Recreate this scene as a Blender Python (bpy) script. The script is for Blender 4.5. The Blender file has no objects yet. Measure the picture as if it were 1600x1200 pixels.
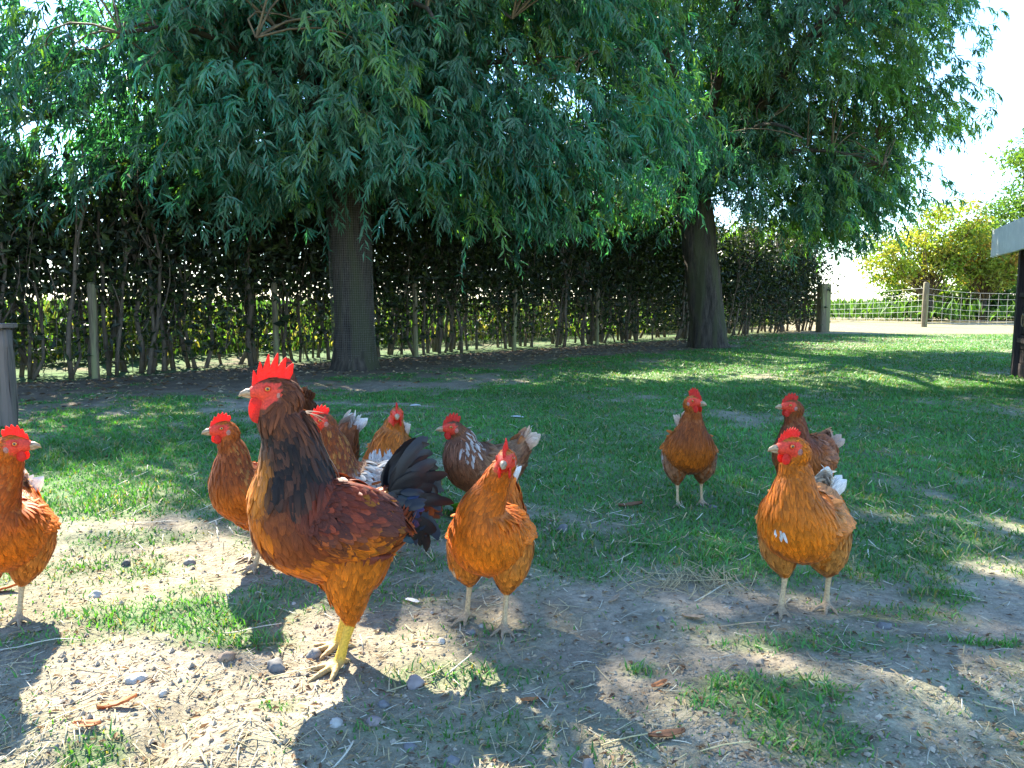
import bpy, bmesh, math, random
import numpy as np
from mathutils import Vector, Matrix

# ------------------------------------------------------------------ camera, sky, sun, exposure
SC = bpy.context.scene
COL = SC.collection
CAMZ, PITCH, FPX = 0.80, math.radians(6.2), 1200.0
cam_d = bpy.data.cameras.new("camera")
cam = bpy.data.objects.new("camera", cam_d)
COL.objects.link(cam)
cam.location = (0, 0, CAMZ)
cam.rotation_euler = (math.pi / 2 - PITCH, 0, 0)
cam_d.sensor_width = 36
cam_d.lens = 36 * FPX / 1600
cam_d.clip_start = 0.05
cam_d.clip_end = 3000
SC.camera = cam

SUN_EL = math.radians(40)
SUN_AZ = math.radians(-29)          # from +Y, clockwise positive: the sun stands behind the trees, to the left
S_DIR = np.array([math.sin(SUN_AZ) * math.cos(SUN_EL), math.cos(SUN_AZ) * math.cos(SUN_EL), math.sin(SUN_EL)])
world = bpy.data.worlds.new("World")
SC.world = world
world.use_nodes = True
wn = world.node_tree
wn.nodes.clear()
sky = wn.nodes.new("ShaderNodeTexSky")
sky.sky_type = 'NISHITA'
sky.sun_disc = False
sky.sun_elevation = SUN_EL
sky.sun_rotation = SUN_AZ
sky.air_density = 1.2
sky.dust_density = 0.1
sky.ozone_density = 7.0
bg = wn.nodes.new("ShaderNodeBackground")
bg.inputs[1].default_value = 0.12
wo = wn.nodes.new("ShaderNodeOutputWorld")
wn.links.new(sky.outputs[0], bg.inputs[0])
wn.links.new(bg.outputs[0], wo.inputs[0])
sun_d = bpy.data.lights.new("sun", 'SUN')
sun_d.energy = 5.0
sun_d.angle = math.radians(0.53)
sun_d.color = (1.0, 0.92, 0.76)
sun = bpy.data.objects.new("sun", sun_d)
COL.objects.link(sun)
sun.rotation_euler = Vector(S_DIR).to_track_quat('Z', 'Y').to_euler()
SC.view_settings.view_transform = 'Standard'
SC.view_settings.look = 'None'
SC.view_settings.exposure = 2.45
SC.view_settings.gamma = 1.0
SC.render.engine = 'CYCLES'
SC.cycles.use_denoising = True
SC.cycles.max_bounces = 7
SC.cycles.diffuse_bounces = 4
SC.cycles.transmission_bounces = 5
SC.cycles.glossy_bounces = 2
SC.cycles.sample_clamp_indirect = 6.0
SC.cycles.caustics_reflective = False
SC.cycles.caustics_refractive = False

# ------------------------------------------------------------------ helpers
rng = np.random.default_rng(11)
cp, sp = math.cos(PITCH), math.sin(PITCH)


def ground(px, py, z=0.0):
    """point of the level z seen at a pixel of the 1600x1200 photograph"""
    d = np.array([px - 800, FPX * cp + (600 - py) * sp, -FPX * sp + (600 - py) * cp])
    t = (z - CAMZ) / d[2]
    return d[0] * t, d[1] * t


def ground_v(px, py):
    d2 = -FPX * sp + (600 - py) * cp
    t = -CAMZ / d2
    return (px - 800) * t, (FPX * cp + (600 - py) * sp) * t


def project(x, y, z=0.0):
    zz = z - CAMZ
    dep = np.maximum(y * cp - zz * sp, 0.05)
    return 800 + FPX * x / dep, 600 - FPX * (y * sp + zz * cp) / dep


def hash2(i, j, k=0):
    n = (i * 374761393 + j * 668265263 + k * 2147483647 + 1013904223) & 0xFFFFFFFF
    n = ((n ^ (n >> 13)) * 1274126177) & 0xFFFFFFFF
    n = ((n ^ (n >> 16)) * 2246822519) & 0xFFFFFFFF
    return ((n ^ (n >> 15)) & 0xFFFFFF) / float(0xFFFFFF)


def vnoise(x, y, seed=0):
    x = np.asarray(x, float); y = np.asarray(y, float)
    xi = np.floor(x).astype(np.int64); yi = np.floor(y).astype(np.int64)
    fx = x - xi; fy = y - yi
    fx = fx * fx * (3 - 2 * fx); fy = fy * fy * (3 - 2 * fy)
    a = hash2(xi, yi, seed); b = hash2(xi + 1, yi, seed); c = hash2(xi, yi + 1, seed); d = hash2(xi + 1, yi + 1, seed)
    return (a * (1 - fx) + b * fx) * (1 - fy) + (c * (1 - fx) + d * fx) * fy


def fbm(x, y, seed=0, o=4):
    s = 0; a = 0.5; t = 0
    for k in range(o):
        s = s + a * vnoise(x * 2 ** k, y * 2 ** k, seed + 17 * k); t += a; a *= 0.5
    return s / t


def unit(v):
    return v / np.maximum(np.linalg.norm(v, axis=-1, keepdims=True), 1e-9)


def smooth(a, b, x):
    t = np.clip((x - a) / (b - a), 0, 1)
    return t * t * (3 - 2 * t)


class MB:
    """collects vertices, faces and point colours; build() links them as one mesh object"""
    def __init__(s):
        s.V = []; s.F = []; s.C = []; s.N = []; s.U = []; s.n = 0

    def add(s, V, F, C=None, N=None, U=None):
        V = np.asarray(V, float)
        if not isinstance(F, (list, tuple)):
            F = [F]
        for f in F:
            s.F.append(np.asarray(f, np.int64) + s.n)
        s.V.append(V)
        if C is not None:
            C = np.asarray(C, float)
            s.C.append(np.broadcast_to(C, (len(V), 3)))
        if N is not None: s.N.append(N)
        if U is not None: s.U.append(U)
        s.n += len(V)

    def mesh(s, name, mat=None, smooth_=True):
        me = bpy.data.meshes.new(name)
        V = np.concatenate(s.V)
        me.vertices.add(len(V)); me.vertices.foreach_set("co", V.ravel())
        nl = sum(f.size for f in s.F); nf = sum(len(f) for f in s.F)
        me.loops.add(nl); me.polygons.add(nf)
        me.loops.foreach_set("vertex_index", np.concatenate([f.ravel() for f in s.F]).astype(np.int32))
        tot = np.concatenate([np.full(len(f), f.shape[1]) for f in s.F]).astype(np.int32)
        st = np.concatenate([[0], np.cumsum(tot)[:-1]]).astype(np.int32)
        me.polygons.foreach_set("loop_start", st)
        me.polygons.foreach_set("loop_total", tot)
        me.polygons.foreach_set("use_smooth", np.full(nf, smooth_))
        if s.U:
            U = np.concatenate(s.U)
            uv = me.uv_layers.new(name="UVMap")
            li = np.concatenate([f.ravel() for f in s.F])
            uv.data.foreach_set("uv", U[li].ravel())
        me.update(calc_edges=True)
        if s.C:
            C = np.concatenate(s.C)
            a = me.color_attributes.new("Col", 'FLOAT_COLOR', 'POINT')
            a.data.foreach_set("color", np.concatenate([C, np.ones((len(C), 1))], 1).ravel())
        if s.N:
            me.normals_split_custom_set_from_vertices(np.concatenate(s.N).tolist())
        if mat: me.materials.append(mat)
        return me

    def build(s, name, mat=None, parent=None, smooth_=True):
        return link(name, s.mesh(name, mat, smooth_), parent)


def link(name, data, parent=None):
    o = bpy.data.objects.new(name, data)
    COL.objects.link(o)
    if parent is not None: o.parent = parent
    return o


def tag(o, label=None, cat=None, group=None, kind=None):
    for k, v in (("label", label), ("category", cat), ("group", group), ("kind", kind)):
        if v: o[k] = v
    return o


def thing(name, loc, label, cat, group=None, rz=0.0):
    o = link(name, None)
    o.location = loc; o.rotation_euler = (0, 0, rz)
    return tag(o, label, cat, group)


def tube(P, R, n=8, caps=True, flat=1.0):
    """tapered tube along points P with radii R"""
    P = np.asarray(P, float); R = np.broadcast_to(np.asarray(R, float), (len(P),))
    T = unit(np.gradient(P, axis=0))
    ref = np.array([0.0, 0, 1.0]) if abs(T[0][2]) < 0.9 else np.array([1.0, 0, 0])
    A = []
    a = unit(np.cross(ref, T[0]))
    for t in T:
        a = unit(a - t * np.dot(a, t)); A.append(a)
    A = np.array(A); B = np.cross(T, A)
    th = np.arange(n) * 2 * math.pi / n
    V = P[:, None] + R[:, None, None] * (A[:, None] * np.cos(th)[None, :, None] + B[:, None] * np.sin(th)[None, :, None] * flat)
    m = len(P)
    i = np.arange(m - 1)[:, None] * n; j = np.arange(n)[None]; k = (j + 1) % n
    F = np.stack([i + j, i + k, i + n + k, i + n + j], -1).reshape(-1, 4)
    V = V.reshape(-1, 3)
    if not caps: return V, [F]
    V = np.concatenate([V, P[:1], P[-1:]])
    c0, c1 = m * n, m * n + 1
    j = np.arange(n); k = (j + 1) % n
    T0 = np.stack([k, j, np.full(n, c0)], -1)
    T1 = np.stack([(m - 1) * n + j, (m - 1) * n + k, np.full(n, c1)], -1)
    return V, [F, np.concatenate([T0, T1])]


BOXF = np.array([[0, 1, 3, 2], [4, 6, 7, 5], [0, 4, 5, 1], [2, 3, 7, 6], [0, 2, 6, 4], [1, 5, 7, 3]])


def bev_box(cx, cy, cz, sx, sy, sz, bev=0.006, M=None, rough=0.0, seed=0, cuts=0):
    bm = bmesh.new()
    bmesh.ops.create_cube(bm, size=1)
    for v in bm.verts: v.co = Vector((v.co.x * sx, v.co.y * sy, v.co.z * sz))
    if cuts: bmesh.ops.subdivide_edges(bm, edges=bm.edges[:], cuts=cuts, use_grid_fill=True)
    if bev: bmesh.ops.bevel(bm, geom=[e for e in bm.edges if len(e.link_faces) == 2 and e.calc_face_angle(0) > 1], offset=bev, segments=2, affect='EDGES')
    if rough:
        r = random.Random(seed)
        for v in bm.verts: v.co += Vector((r.uniform(-1, 1), r.uniform(-1, 1), r.uniform(-1, 1))) * rough
    for v in bm.verts: v.co += Vector((cx, cy, cz))
    if M is not None: bmesh.ops.transform(bm, matrix=M, verts=bm.verts)
    return bm


def bm_obj(name, bm, mat, parent=None, smooth_=False):
    me = bpy.data.meshes.new(name); bm.to_mesh(me); bm.free()
    if mat: me.materials.append(mat)
    for p in me.polygons: p.use_smooth = smooth_
    return link(name, me, parent)


# ------------------------------------------------------------------ materials
def new_mat(name):
    m = bpy.data.materials.new(name); m.use_nodes = True
    nt = m.node_tree
    b = nt.nodes["Principled BSDF"]; o = nt.nodes["Material Output"]
    return m, nt, b, o


def N(nt, t, **kw):
    n = nt.nodes.new(t)
    for k, v in kw.items():
        if k.startswith("i_"):
            n.inputs[int(k[2:]) if k[2:].isdigit() else k[2:].replace("_", " ")].default_value = v
        else: setattr(n, k, v)
    return n


def mixc(nt, a, b, fac, mode='MIX'):
    n = nt.nodes.new("ShaderNodeMix"); n.data_type = 'RGBA'; n.blend_type = mode
    for s, v in ((0, fac), (6, a), (7, b)):
        if hasattr(v, "is_output") or isinstance(v, bpy.types.NodeSocket): nt.links.new(v, n.inputs[s])
        else: n.inputs[s].default_value = v if not isinstance(v, tuple) or len(v) == 4 else (*v, 1)
    return n.outputs[2]


def leaf_mat(name, trans=0.35, rough=0.5, tint=(1.5, 1.7, 0.45), under=None):
    m, nt, b, o = new_mat(name)
    at = N(nt, "ShaderNodeAttribute", attribute_name="Col")
    colr = at.outputs[0]
    if under:
        ge = N(nt, "ShaderNodeNewGeometry")
        colr = mixc(nt, colr, mixc(nt, colr, (*under, 1), 0.6), ge.outputs["Backfacing"])
    nt.links.new(colr, b.inputs["Base Color"])
    b.inputs["Roughness"].default_value = rough
    b.inputs["Specular IOR Level"].default_value = 0.35
    tr = N(nt, "ShaderNodeBsdfTranslucent")
    nt.links.new(mixc(nt, at.outputs[0], (*tint, 1), 1.0, 'MULTIPLY'), tr.inputs[0])
    mx = N(nt, "ShaderNodeMixShader"); mx.inputs[0].default_value = trans
    nt.links.new(b.outputs[0], mx.inputs[1]); nt.links.new(tr.outputs[0], mx.inputs[2])
    nt.links.new(mx.outputs[0], o.inputs[0])
    return m


def noise_mat(name, c1, c2, scale=20, rough=0.8, bump=0.3, stretch=(1, 1, 1), c3=None, spec=0.3, metal=0.0, dist=0.004):
    m, nt, b, o = new_mat(name)
    tc = N(nt, "ShaderNodeTexCoord"); mp = N(nt, "ShaderNodeMapping"); mp.inputs[3].default_value = stretch
    nt.links.new(tc.outputs["Object"], mp.inputs[0])
    n1 = N(nt, "ShaderNodeTexNoise"); n1.inputs["Scale"].default_value = scale; n1.inputs["Detail"].default_value = 6; n1.inputs["Roughness"].default_value = 0.65
    nt.links.new(mp.outputs[0], n1.inputs[0])
    r = N(nt, "ShaderNodeValToRGB"); r.color_ramp.elements[0].position = 0.32; r.color_ramp.elements[1].position = 0.68
    r.color_ramp.elements[0].color = (*c1, 1); r.color_ramp.elements[1].color = (*c2, 1)
    nt.links.new(n1.outputs[0], r.inputs[0])
    c = r.outputs[0]
    if c3:
        n2 = N(nt, "ShaderNodeTexNoise"); n2.inputs["Scale"].default_value = scale * 0.23; n2.inputs["Detail"].default_value = 3
        nt.links.new(mp.outputs[0], n2.inputs[0])
        r2 = N(nt, "ShaderNodeValToRGB"); r2.color_ramp.elements[0].position = 0.48; r2.color_ramp.elements[1].position = 0.62
        nt.links.new(n2.outputs[0], r2.inputs[0])
        c = mixc(nt, c, (*c3, 1), r2.outputs[0])
    nt.links.new(c, b.inputs["Base Color"])
    b.inputs["Roughness"].default_value = rough; b.inputs["Specular IOR Level"].default_value = spec; b.inputs["Metallic"].default_value = metal
    if bump:
        bp = N(nt, "ShaderNodeBump"); bp.inputs[0].default_value = bump; bp.inputs[1].default_value = dist
        nt.links.new(n1.outputs[0], bp.inputs["Height"]); nt.links.new(bp.outputs[0], b.inputs["Normal"])
    return m


def col_mat(name, rough=0.8, bump=0.25, scale=60, spec=0.3):
    """point colour with fine mottling"""
    m, nt, b, o = new_mat(name)
    at = N(nt, "ShaderNodeAttribute", attribute_name="Col")
    tc = N(nt, "ShaderNodeTexCoord")
    n1 = N(nt, "ShaderNodeTexNoise"); n1.inputs["Scale"].default_value = scale; n1.inputs["Detail"].default_value = 5
    nt.links.new(tc.outputs["Object"], n1.inputs[0])
    mr = N(nt, "ShaderNodeMapRange"); mr.inputs[1].default_value = 0.3; mr.inputs[2].default_value = 0.7; mr.inputs[3].default_value = 0.7; mr.inputs[4].default_value = 1.25
    nt.links.new(n1.outputs[0], mr.inputs[0])
    nt.links.new(mixc(nt, at.outputs[0], mr.outputs[0], 1.0, 'MULTIPLY'), b.inputs["Base Color"])
    b.inputs["Roughness"].default_value = rough; b.inputs["Specular IOR Level"].default_value = spec
    bp = N(nt, "ShaderNodeBump"); bp.inputs[0].default_value = bump; bp.inputs[1].default_value = 0.003
    nt.links.new(n1.outputs[0], bp.inputs["Height"]); nt.links.new(bp.outputs[0], b.inputs["Normal"])
    return m


def flesh_mat(name, c, trans=0.35):
    m, nt, b, o = new_mat(name)
    tc = N(nt, "ShaderNodeTexCoord")
    n1 = N(nt, "ShaderNodeTexNoise"); n1.inputs["Scale"].default_value = 260; n1.inputs["Detail"].default_value = 4
    nt.links.new(tc.outputs["Object"], n1.inputs[0])
    nt.links.new(mixc(nt, (c[0], c[1], c[2], 1), (c[0] * 0.38, c[1] * 0.3, c[2] * 0.5, 1), n1.outputs[0]), b.inputs["Base Color"])
    b.inputs["Roughness"].default_value = 0.5; b.inputs["Specular IOR Level"].default_value = 0.35
    bp = N(nt, "ShaderNodeBump"); bp.inputs[0].default_value = 0.9; bp.inputs[1].default_value = 0.004
    nt.links.new(n1.outputs[0], bp.inputs["Height"]); nt.links.new(bp.outputs[0], b.inputs["Normal"])
    tr = N(nt, "ShaderNodeBsdfTranslucent"); tr.inputs[0].default_value = (min(1, c[0] * 1.5), c[1] * 1.6, c[2], 1)
    mx = N(nt, "ShaderNodeMixShader"); mx.inputs[0].default_value = trans
    nt.links.new(b.outputs[0], mx.inputs[1]); nt.links.new(tr.outputs[0], mx.inputs[2]); nt.links.new(mx.outputs[0], o.inputs[0])
    return m


def feather_mat(name, trans=0.2, rough=0.55, spec=0.3, barb=0.45, sheen=0.05):
    m, nt, b, o = new_mat(name)
    at = N(nt, "ShaderNodeAttribute", attribute_name="Col")
    uv = N(nt, "ShaderNodeUVMap"); uv.uv_map = "UVMap"
    mp = N(nt, "ShaderNodeMapping"); mp.inputs[3].default_value = (7, 1.2, 1)
    nt.links.new(uv.outputs[0], mp.inputs[0])
    n1 = N(nt, "ShaderNodeTexNoise"); n1.inputs["Scale"].default_value = 2.2; n1.inputs["Detail"].default_value = 4
    nt.links.new(mp.outputs[0], n1.inputs[0])
    mr = N(nt, "ShaderNodeMapRange"); mr.inputs[1].default_value = 0.3; mr.inputs[2].default_value = 0.7; mr.inputs[3].default_value = 1 - barb; mr.inputs[4].default_value = 1 + barb
    nt.links.new(n1.outputs[0], mr.inputs[0])
    c = mixc(nt, at.outputs[0], mr.outputs[0], 1.0, 'MULTIPLY')
    nt.links.new(c, b.inputs["Base Color"])
    b.inputs["Roughness"].default_value = rough; b.inputs["Specular IOR Level"].default_value = spec
    b.inputs["Sheen Weight"].default_value = sheen; b.inputs["Sheen Roughness"].default_value = 0.5
    tr = N(nt, "ShaderNodeBsdfTranslucent")
    nt.links.new(mixc(nt, c, (1.5, 1.3, 1.0, 1), 1.0, 'MULTIPLY'), tr.inputs[0])
    mx = N(nt, "ShaderNodeMixShader"); mx.inputs[0].default_value = trans
    nt.links.new(b.outputs[0], mx.inputs[1]); nt.links.new(tr.outputs[0], mx.inputs[2]); nt.links.new(mx.outputs[0], o.inputs[0])
    return m


M_LEAF = leaf_mat("willow_leaf", 0.42, 0.42, under=(0.16, 0.26, 0.17))
M_HEDGE = leaf_mat("hedge_leaf", 0.28, 0.5)
M_BRIGHT = leaf_mat("bush_leaf", 0.4, 0.55, (1.5, 1.5, 0.6))
M_GRASS = leaf_mat("grass_blade", 0.3, 0.5, (1.5, 1.6, 0.4))
M_DRY = leaf_mat("dry_leaf", 0.25, 0.7, (1.3, 1.1, 0.8))
M_STRAW = leaf_mat("straw", 0.15, 0.55, (1.2, 1.1, 0.8))
M_BARK = noise_mat("bark", (0.018, 0.015, 0.012), (0.085, 0.068, 0.052), 9, 0.9, 0.9, (3, 3, 0.5), (0.055, 0.055, 0.028), dist=0.03)
M_TWIG = noise_mat("twig_bark", (0.05, 0.035, 0.02), (0.16, 0.12, 0.06), 14, 0.85, 0.3, (1, 1, 0.4))
M_STEM = noise_mat("stem_bark", (0.05, 0.04, 0.03), (0.17, 0.13, 0.09), 18, 0.85, 0.4, (1, 1, 0.3))
M_WOOD = noise_mat("weathered_wood", (0.07, 0.055, 0.035), (0.22, 0.18, 0.11), 16, 0.85, 0.5, (3, 3, 0.25), (0.2, 0.2, 0.09))
M_GREYWOOD = noise_mat("grey_wood", (0.05, 0.042, 0.036), (0.20, 0.16, 0.125), 22, 0.85, 0.6, (3, 3, 0.2), (0.16, 0.12, 0.1))
M_DARKWOOD = noise_mat("dark_boards", (0.018, 0.014, 0.016), (0.055, 0.042, 0.042), 18, 0.7, 0.4, (3, 3, 0.3))
M_WHITE = noise_mat("white_paint", (0.66, 0.66, 0.66), (0.82, 0.82, 0.81), 12, 0.55, 0.15, (1, 1, 1), (0.7, 0.7, 0.69))
M_FELT = noise_mat("roofing_felt", (0.04, 0.04, 0.04), (0.09, 0.09, 0.09), 60, 0.9, 0.4)
M_WIRE = noise_mat("galvanised_wire", (0.25, 0.25, 0.24), (0.45, 0.45, 0.44), 40, 0.45, 0.0, metal=0.6)
M_NET = noise_mat("trunk_net_wire", (0.09, 0.085, 0.075), (0.19, 0.18, 0.16), 40, 0.6, 0.0, metal=0.2)
M_RUSTY = noise_mat("dull_wire", (0.06, 0.055, 0.05), (0.15, 0.13, 0.11), 40, 0.7, 0.0, metal=0.2)
M_PALEWIRE = noise_mat("pale_wire", (0.42, 0.43, 0.40), (0.6, 0.6, 0.56), 40, 0.5, 0.0)
M_STONE = col_mat("stone", 0.75, 0.5, 45)
M_BODY = col_mat("bird_skin", 0.6, 0.5, 220)
M_FEATHER = feather_mat("feather", 0.22, 0.55, 0.2)
M_GLOSS = feather_mat("glossy_feather", 0.04, 0.42, 0.3, 0.4, 0.0)
M_COMB = flesh_mat("comb_flesh", (0.85, 0.05, 0.025), 0.4)
M_BEAK = noise_mat("beak_horn", (0.22, 0.14, 0.075), (0.40, 0.28, 0.16), 90, 0.4, 0.1, spec=0.5)
M_LOBE = flesh_mat("ear_lobe", (0.55, 0.25, 0.16), 0.1)
M_IRIS = noise_mat("iris", (0.55, 0.16, 0.02), (0.7, 0.26, 0.04), 200, 0.15, 0.0, spec=0.6)
M_PUPIL = noise_mat("pupil", (0.006, 0.006, 0.006), (0.01, 0.01, 0.01), 50, 0.1, 0.0, spec=0.8)


def ground_mat():
    m, nt, b, o = new_mat("soil_and_turf")
    at = N(nt, "ShaderNodeAttribute", attribute_name="Col")
    tc = N(nt, "ShaderNodeTexCoord")
    def noise(scale, det=6, r=0.6):
        n = N(nt, "ShaderNodeTexNoise"); n.inputs["Scale"].default_value = scale; n.inputs["Detail"].default_value = det; n.inputs["Roughness"].default_value = r
        nt.links.new(tc.outputs["Object"], n.inputs[0]); return n.outputs[0]
    n1 = noise(42, 8, 0.7); n2 = noise(9, 5); n3 = noise(190, 3)
    def rng_(s, a, bb, lo, hi):
        mr = N(nt, "ShaderNodeMapRange"); mr.inputs[1].default_value = a; mr.inputs[2].default_value = bb; mr.inputs[3].default_value = lo; mr.inputs[4].default_value = hi
        nt.links.new(s, mr.inputs[0]); return mr.outputs[0]
    c = mixc(nt, at.outputs[0], rng_(n1, 0.3, 0.7, 0.62, 1.32), 1.0, 'MULTIPLY')
    c = mixc(nt, c, rng_(n2, 0.3, 0.7, 0.8, 1.18), 1.0, 'MULTIPLY')
    c = mixc(nt, c, rng_(n3, 0.3, 0.7, 0.85, 1.15), 1.0, 'MULTIPLY')
    nt.links.new(c, b.inputs["Base Color"])
    b.inputs["Roughness"].default_value = 0.95; b.inputs["Specular IOR Level"].default_value = 0.12
    ad = N(nt, "ShaderNodeMath", operation='MULTIPLY_ADD'); ad.inputs[1].default_value = 0.25
    nt.links.new(n3, ad.inputs[0]); nt.links.new(n1, ad.inputs[2])
    bp = N(nt, "ShaderNodeBump"); bp.inputs[0].default_value = 0.9; bp.inputs[1].default_value = 0.012
    nt.links.new(ad.outputs[0], bp.inputs["Height"]); nt.links.new(bp.outputs[0], b.inputs["Normal"])
    return m


M_GROUND = ground_mat()


# ------------------------------------------------------------------ where the ground is bare, grassy, sunlit
FENCE_C = 12.3          # the fence runs along y = x + FENCE_C


def fence_dist(x, y):
    """metres on the near side of the fence line"""
    return (x + FENCE_C - y) / math.sqrt(2)


# sunlit patches of the yard (world metres): the gaps in the willows that let the sun through; x, y, rx, ry, strength
def _spot(px, py, rx, ry, s):
    x, y = ground(px, py)
    xa, ya = ground(px + rx, py); _, yb = ground(px, max(py - ry, 486)); _, yc = ground(px, py + ry)
    return (x, (yb + yc) / 2, abs(xa - x), abs(yb - yc) / 2, s)


SPOTS = [_spot(*a) for a in (
    (120, 1010, 330, 170, 1.0), (330, 1130, 300, 120, 1.0), (650, 1170, 240, 130, 1.0), (990, 1135, 320, 90, 1.0),
    (130, 800, 220, 55, 1.0), (220, 660, 170, 36, 0.75), (1180, 582, 320, 24, 1.0), (1500, 594, 180, 18, 1.0), (830, 573, 130, 9, 0.9),
    (1500, 1008, 130, 16, 0.35), (720, 765, 40, 22, 0.8), (440, 930, 120, 50, 0.7), (1300, 560, 200, 10, 0.6),
    (80, 640, 120, 24, 0.8), (760, 985, 110, 40, 0.9), (240, 735, 130, 24, 0.9))]
SPOTS.append((-0.55, 0.75, 1.2, 0.75, 1.0))
SPOTS.append((-2.2, 1.2, 1.3, 1.3, 1.0))


def sunlit(x, y):
    out = np.zeros_like(x)
    wob = (fbm(x * 2.2 + 5, y * 2.2, 91, 3) - 0.5) * 0.9
    for (cx, cy, rx, ry, s) in SPOTS:
        r = np.sqrt(((x - cx) / rx) ** 2 + ((y - cy) / ry) ** 2) + wob
        out = np.maximum(out, s * (1 - smooth(0.85, 1.15, r)))
    return out


def height(x, y):
    x = np.asarray(x, float); y = np.asarray(y, float)
    near = 1 - smooth(5, 14, np.abs(y))
    h = (fbm(x * 1.3, y * 1.3, 3, 3) - 0.5) * 0.045 * near + (fbm(x * 6, y * 6, 5, 3) - 0.5) * 0.022 * near
    h = h + (fbm(x * 24, y * 24, 8, 2) - 0.5) * 0.007 * near
    # scratched hollow and mounds in the bare foreground
    for (cx, cy, rx, ry, d) in ((-0.64, 1.36, 0.05, 0.14, -0.035), (-0.52, 1.34, 0.12, 0.12, 0.022), (-0.85, 1.38, 0.15, 0.09, 0.02), (1.0, 1.5, 0.4, 0.2, 0.02), (0.25, 1.42, 0.3, 0.12, 0.012)):
        h = h + d * np.exp(-((x - cx) / rx) ** 2 - ((y - cy) / ry) ** 2)
    return h


def gz(x, y):
    return float(height(np.array([x]), np.array([y]))[0])


PATCH = [ground(*a[:2]) + a[2:] for a in (   # turf tufts in the bare foreground: px, py, rx, ry, weight
    (1190, 1100, 0.17, 0.10, 1.0), (1260, 1160, 0.12, 0.09, 0.8), (300, 965, 0.26, 0.10, 0.9), (370, 1000, 0.16, 0.06, 0.9), (200, 945, 0.15, 0.05, 0.5),
    (720, 1050, 0.20, 0.07, 0.6), (800, 1140, 0.10, 0.06, 0.6), (150, 1170, 0.06, 0.05, 0.9), (1470, 930, 0.12, 0.08, 0.9), (1540, 1010, 0.14, 0.03, 0.9),
    (130, 780, 0.45, 0.22, 0.8), (440, 1100, 0.06, 0.04, 0.7), (60, 1000, 0.18, 0.05, 0.5), (1180, 890, 0.5, 0.12, 0.6), (960, 865, 0.42, 0.26, 0.85), (1130, 840, 0.4, 0.25, 0.85), (1350, 880, 0.35, 0.22, 0.7),
    (560, 930, 0.3, 0.1, 0.45), (660, 880, 0.2, 0.1, 0.5), (1420, 960, 0.2, 0.08, 0.6), (1000, 1050, 0.05, 0.04, 0.7), (620, 1130, 0.12, 0.05, 0.5), (200, 840, 0.3, 0.1, 0.6), (1300, 1010, 0.25, 0.05, 0.7))]


def grassy(x, y):
    """0 bare .. 1 turf"""
    n = fbm(x * 1.1, y * 1.1, 21, 4); n2 = fbm(x * 4.5 + 3, y * 4.5, 33, 3)
    base = smooth(2.15, 3.1, y) * 0.98
    base = np.maximum(base, smooth(1.45, 2.2, y) * 0.78 * smooth(-0.9, 0.2, x))
    base = np.maximum(base, 0.56)
    fd = fence_dist(x, y)
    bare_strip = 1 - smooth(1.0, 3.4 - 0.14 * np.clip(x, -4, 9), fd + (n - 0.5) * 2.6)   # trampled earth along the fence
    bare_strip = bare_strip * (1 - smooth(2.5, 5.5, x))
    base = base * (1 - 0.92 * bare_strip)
    base = np.where(fd < 0, 0.85, base)
    left = smooth(-1.4, -2.2, x) * smooth(1.5, 2.4, y) * (1 - smooth(6, 7.5, y))
    base = np.maximum(base, left * 0.6)
    g = base * 1.08 + (n - 0.5) * 1.3 + (n2 - 0.5) * 1.0
    g = smooth(0.22, 1.02, g) * (0.35 + 0.65 * smooth(1.7, 2.6, y + (n2 - .5)))
    for (cx, cy, rx, ry, w) in PATCH:
        r = ((x - cx) / rx) ** 2 + ((y - cy) / ry) ** 2
        g = np.maximum(g, w * smooth(0.12, 0.75, np.exp(-r * 0.8) * (0.35 + 1.3 * n2)))
    far = smooth(17.8, 19.2, y) * smooth(5.5, 7.5, x)          # pale dry track beyond the yard
    return np.clip(g * (1 - far), 0, 1)


def soil_col(x, y):
    n = fbm(x * 2.3, y * 2.3, 55, 4)[:, None]; n2 = fbm(x * 9, y * 9, 77, 3)[:, None]
    soil = np.array([0.315, 0.262, 0.188]) * (0.7 + 0.55 * n) * (0.75 + 0.5 * n2)
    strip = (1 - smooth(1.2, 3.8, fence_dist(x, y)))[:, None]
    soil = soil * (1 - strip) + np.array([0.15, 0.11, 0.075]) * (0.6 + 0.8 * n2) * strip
    pale = (smooth(17.8, 19.2, y) * smooth(5.5, 7.5, x))[:, None]
    soil = soil * (1 - pale) + np.array([0.27, 0.23, 0.13]) * (0.8 + 0.3 * n) * pale
    return soil


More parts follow.
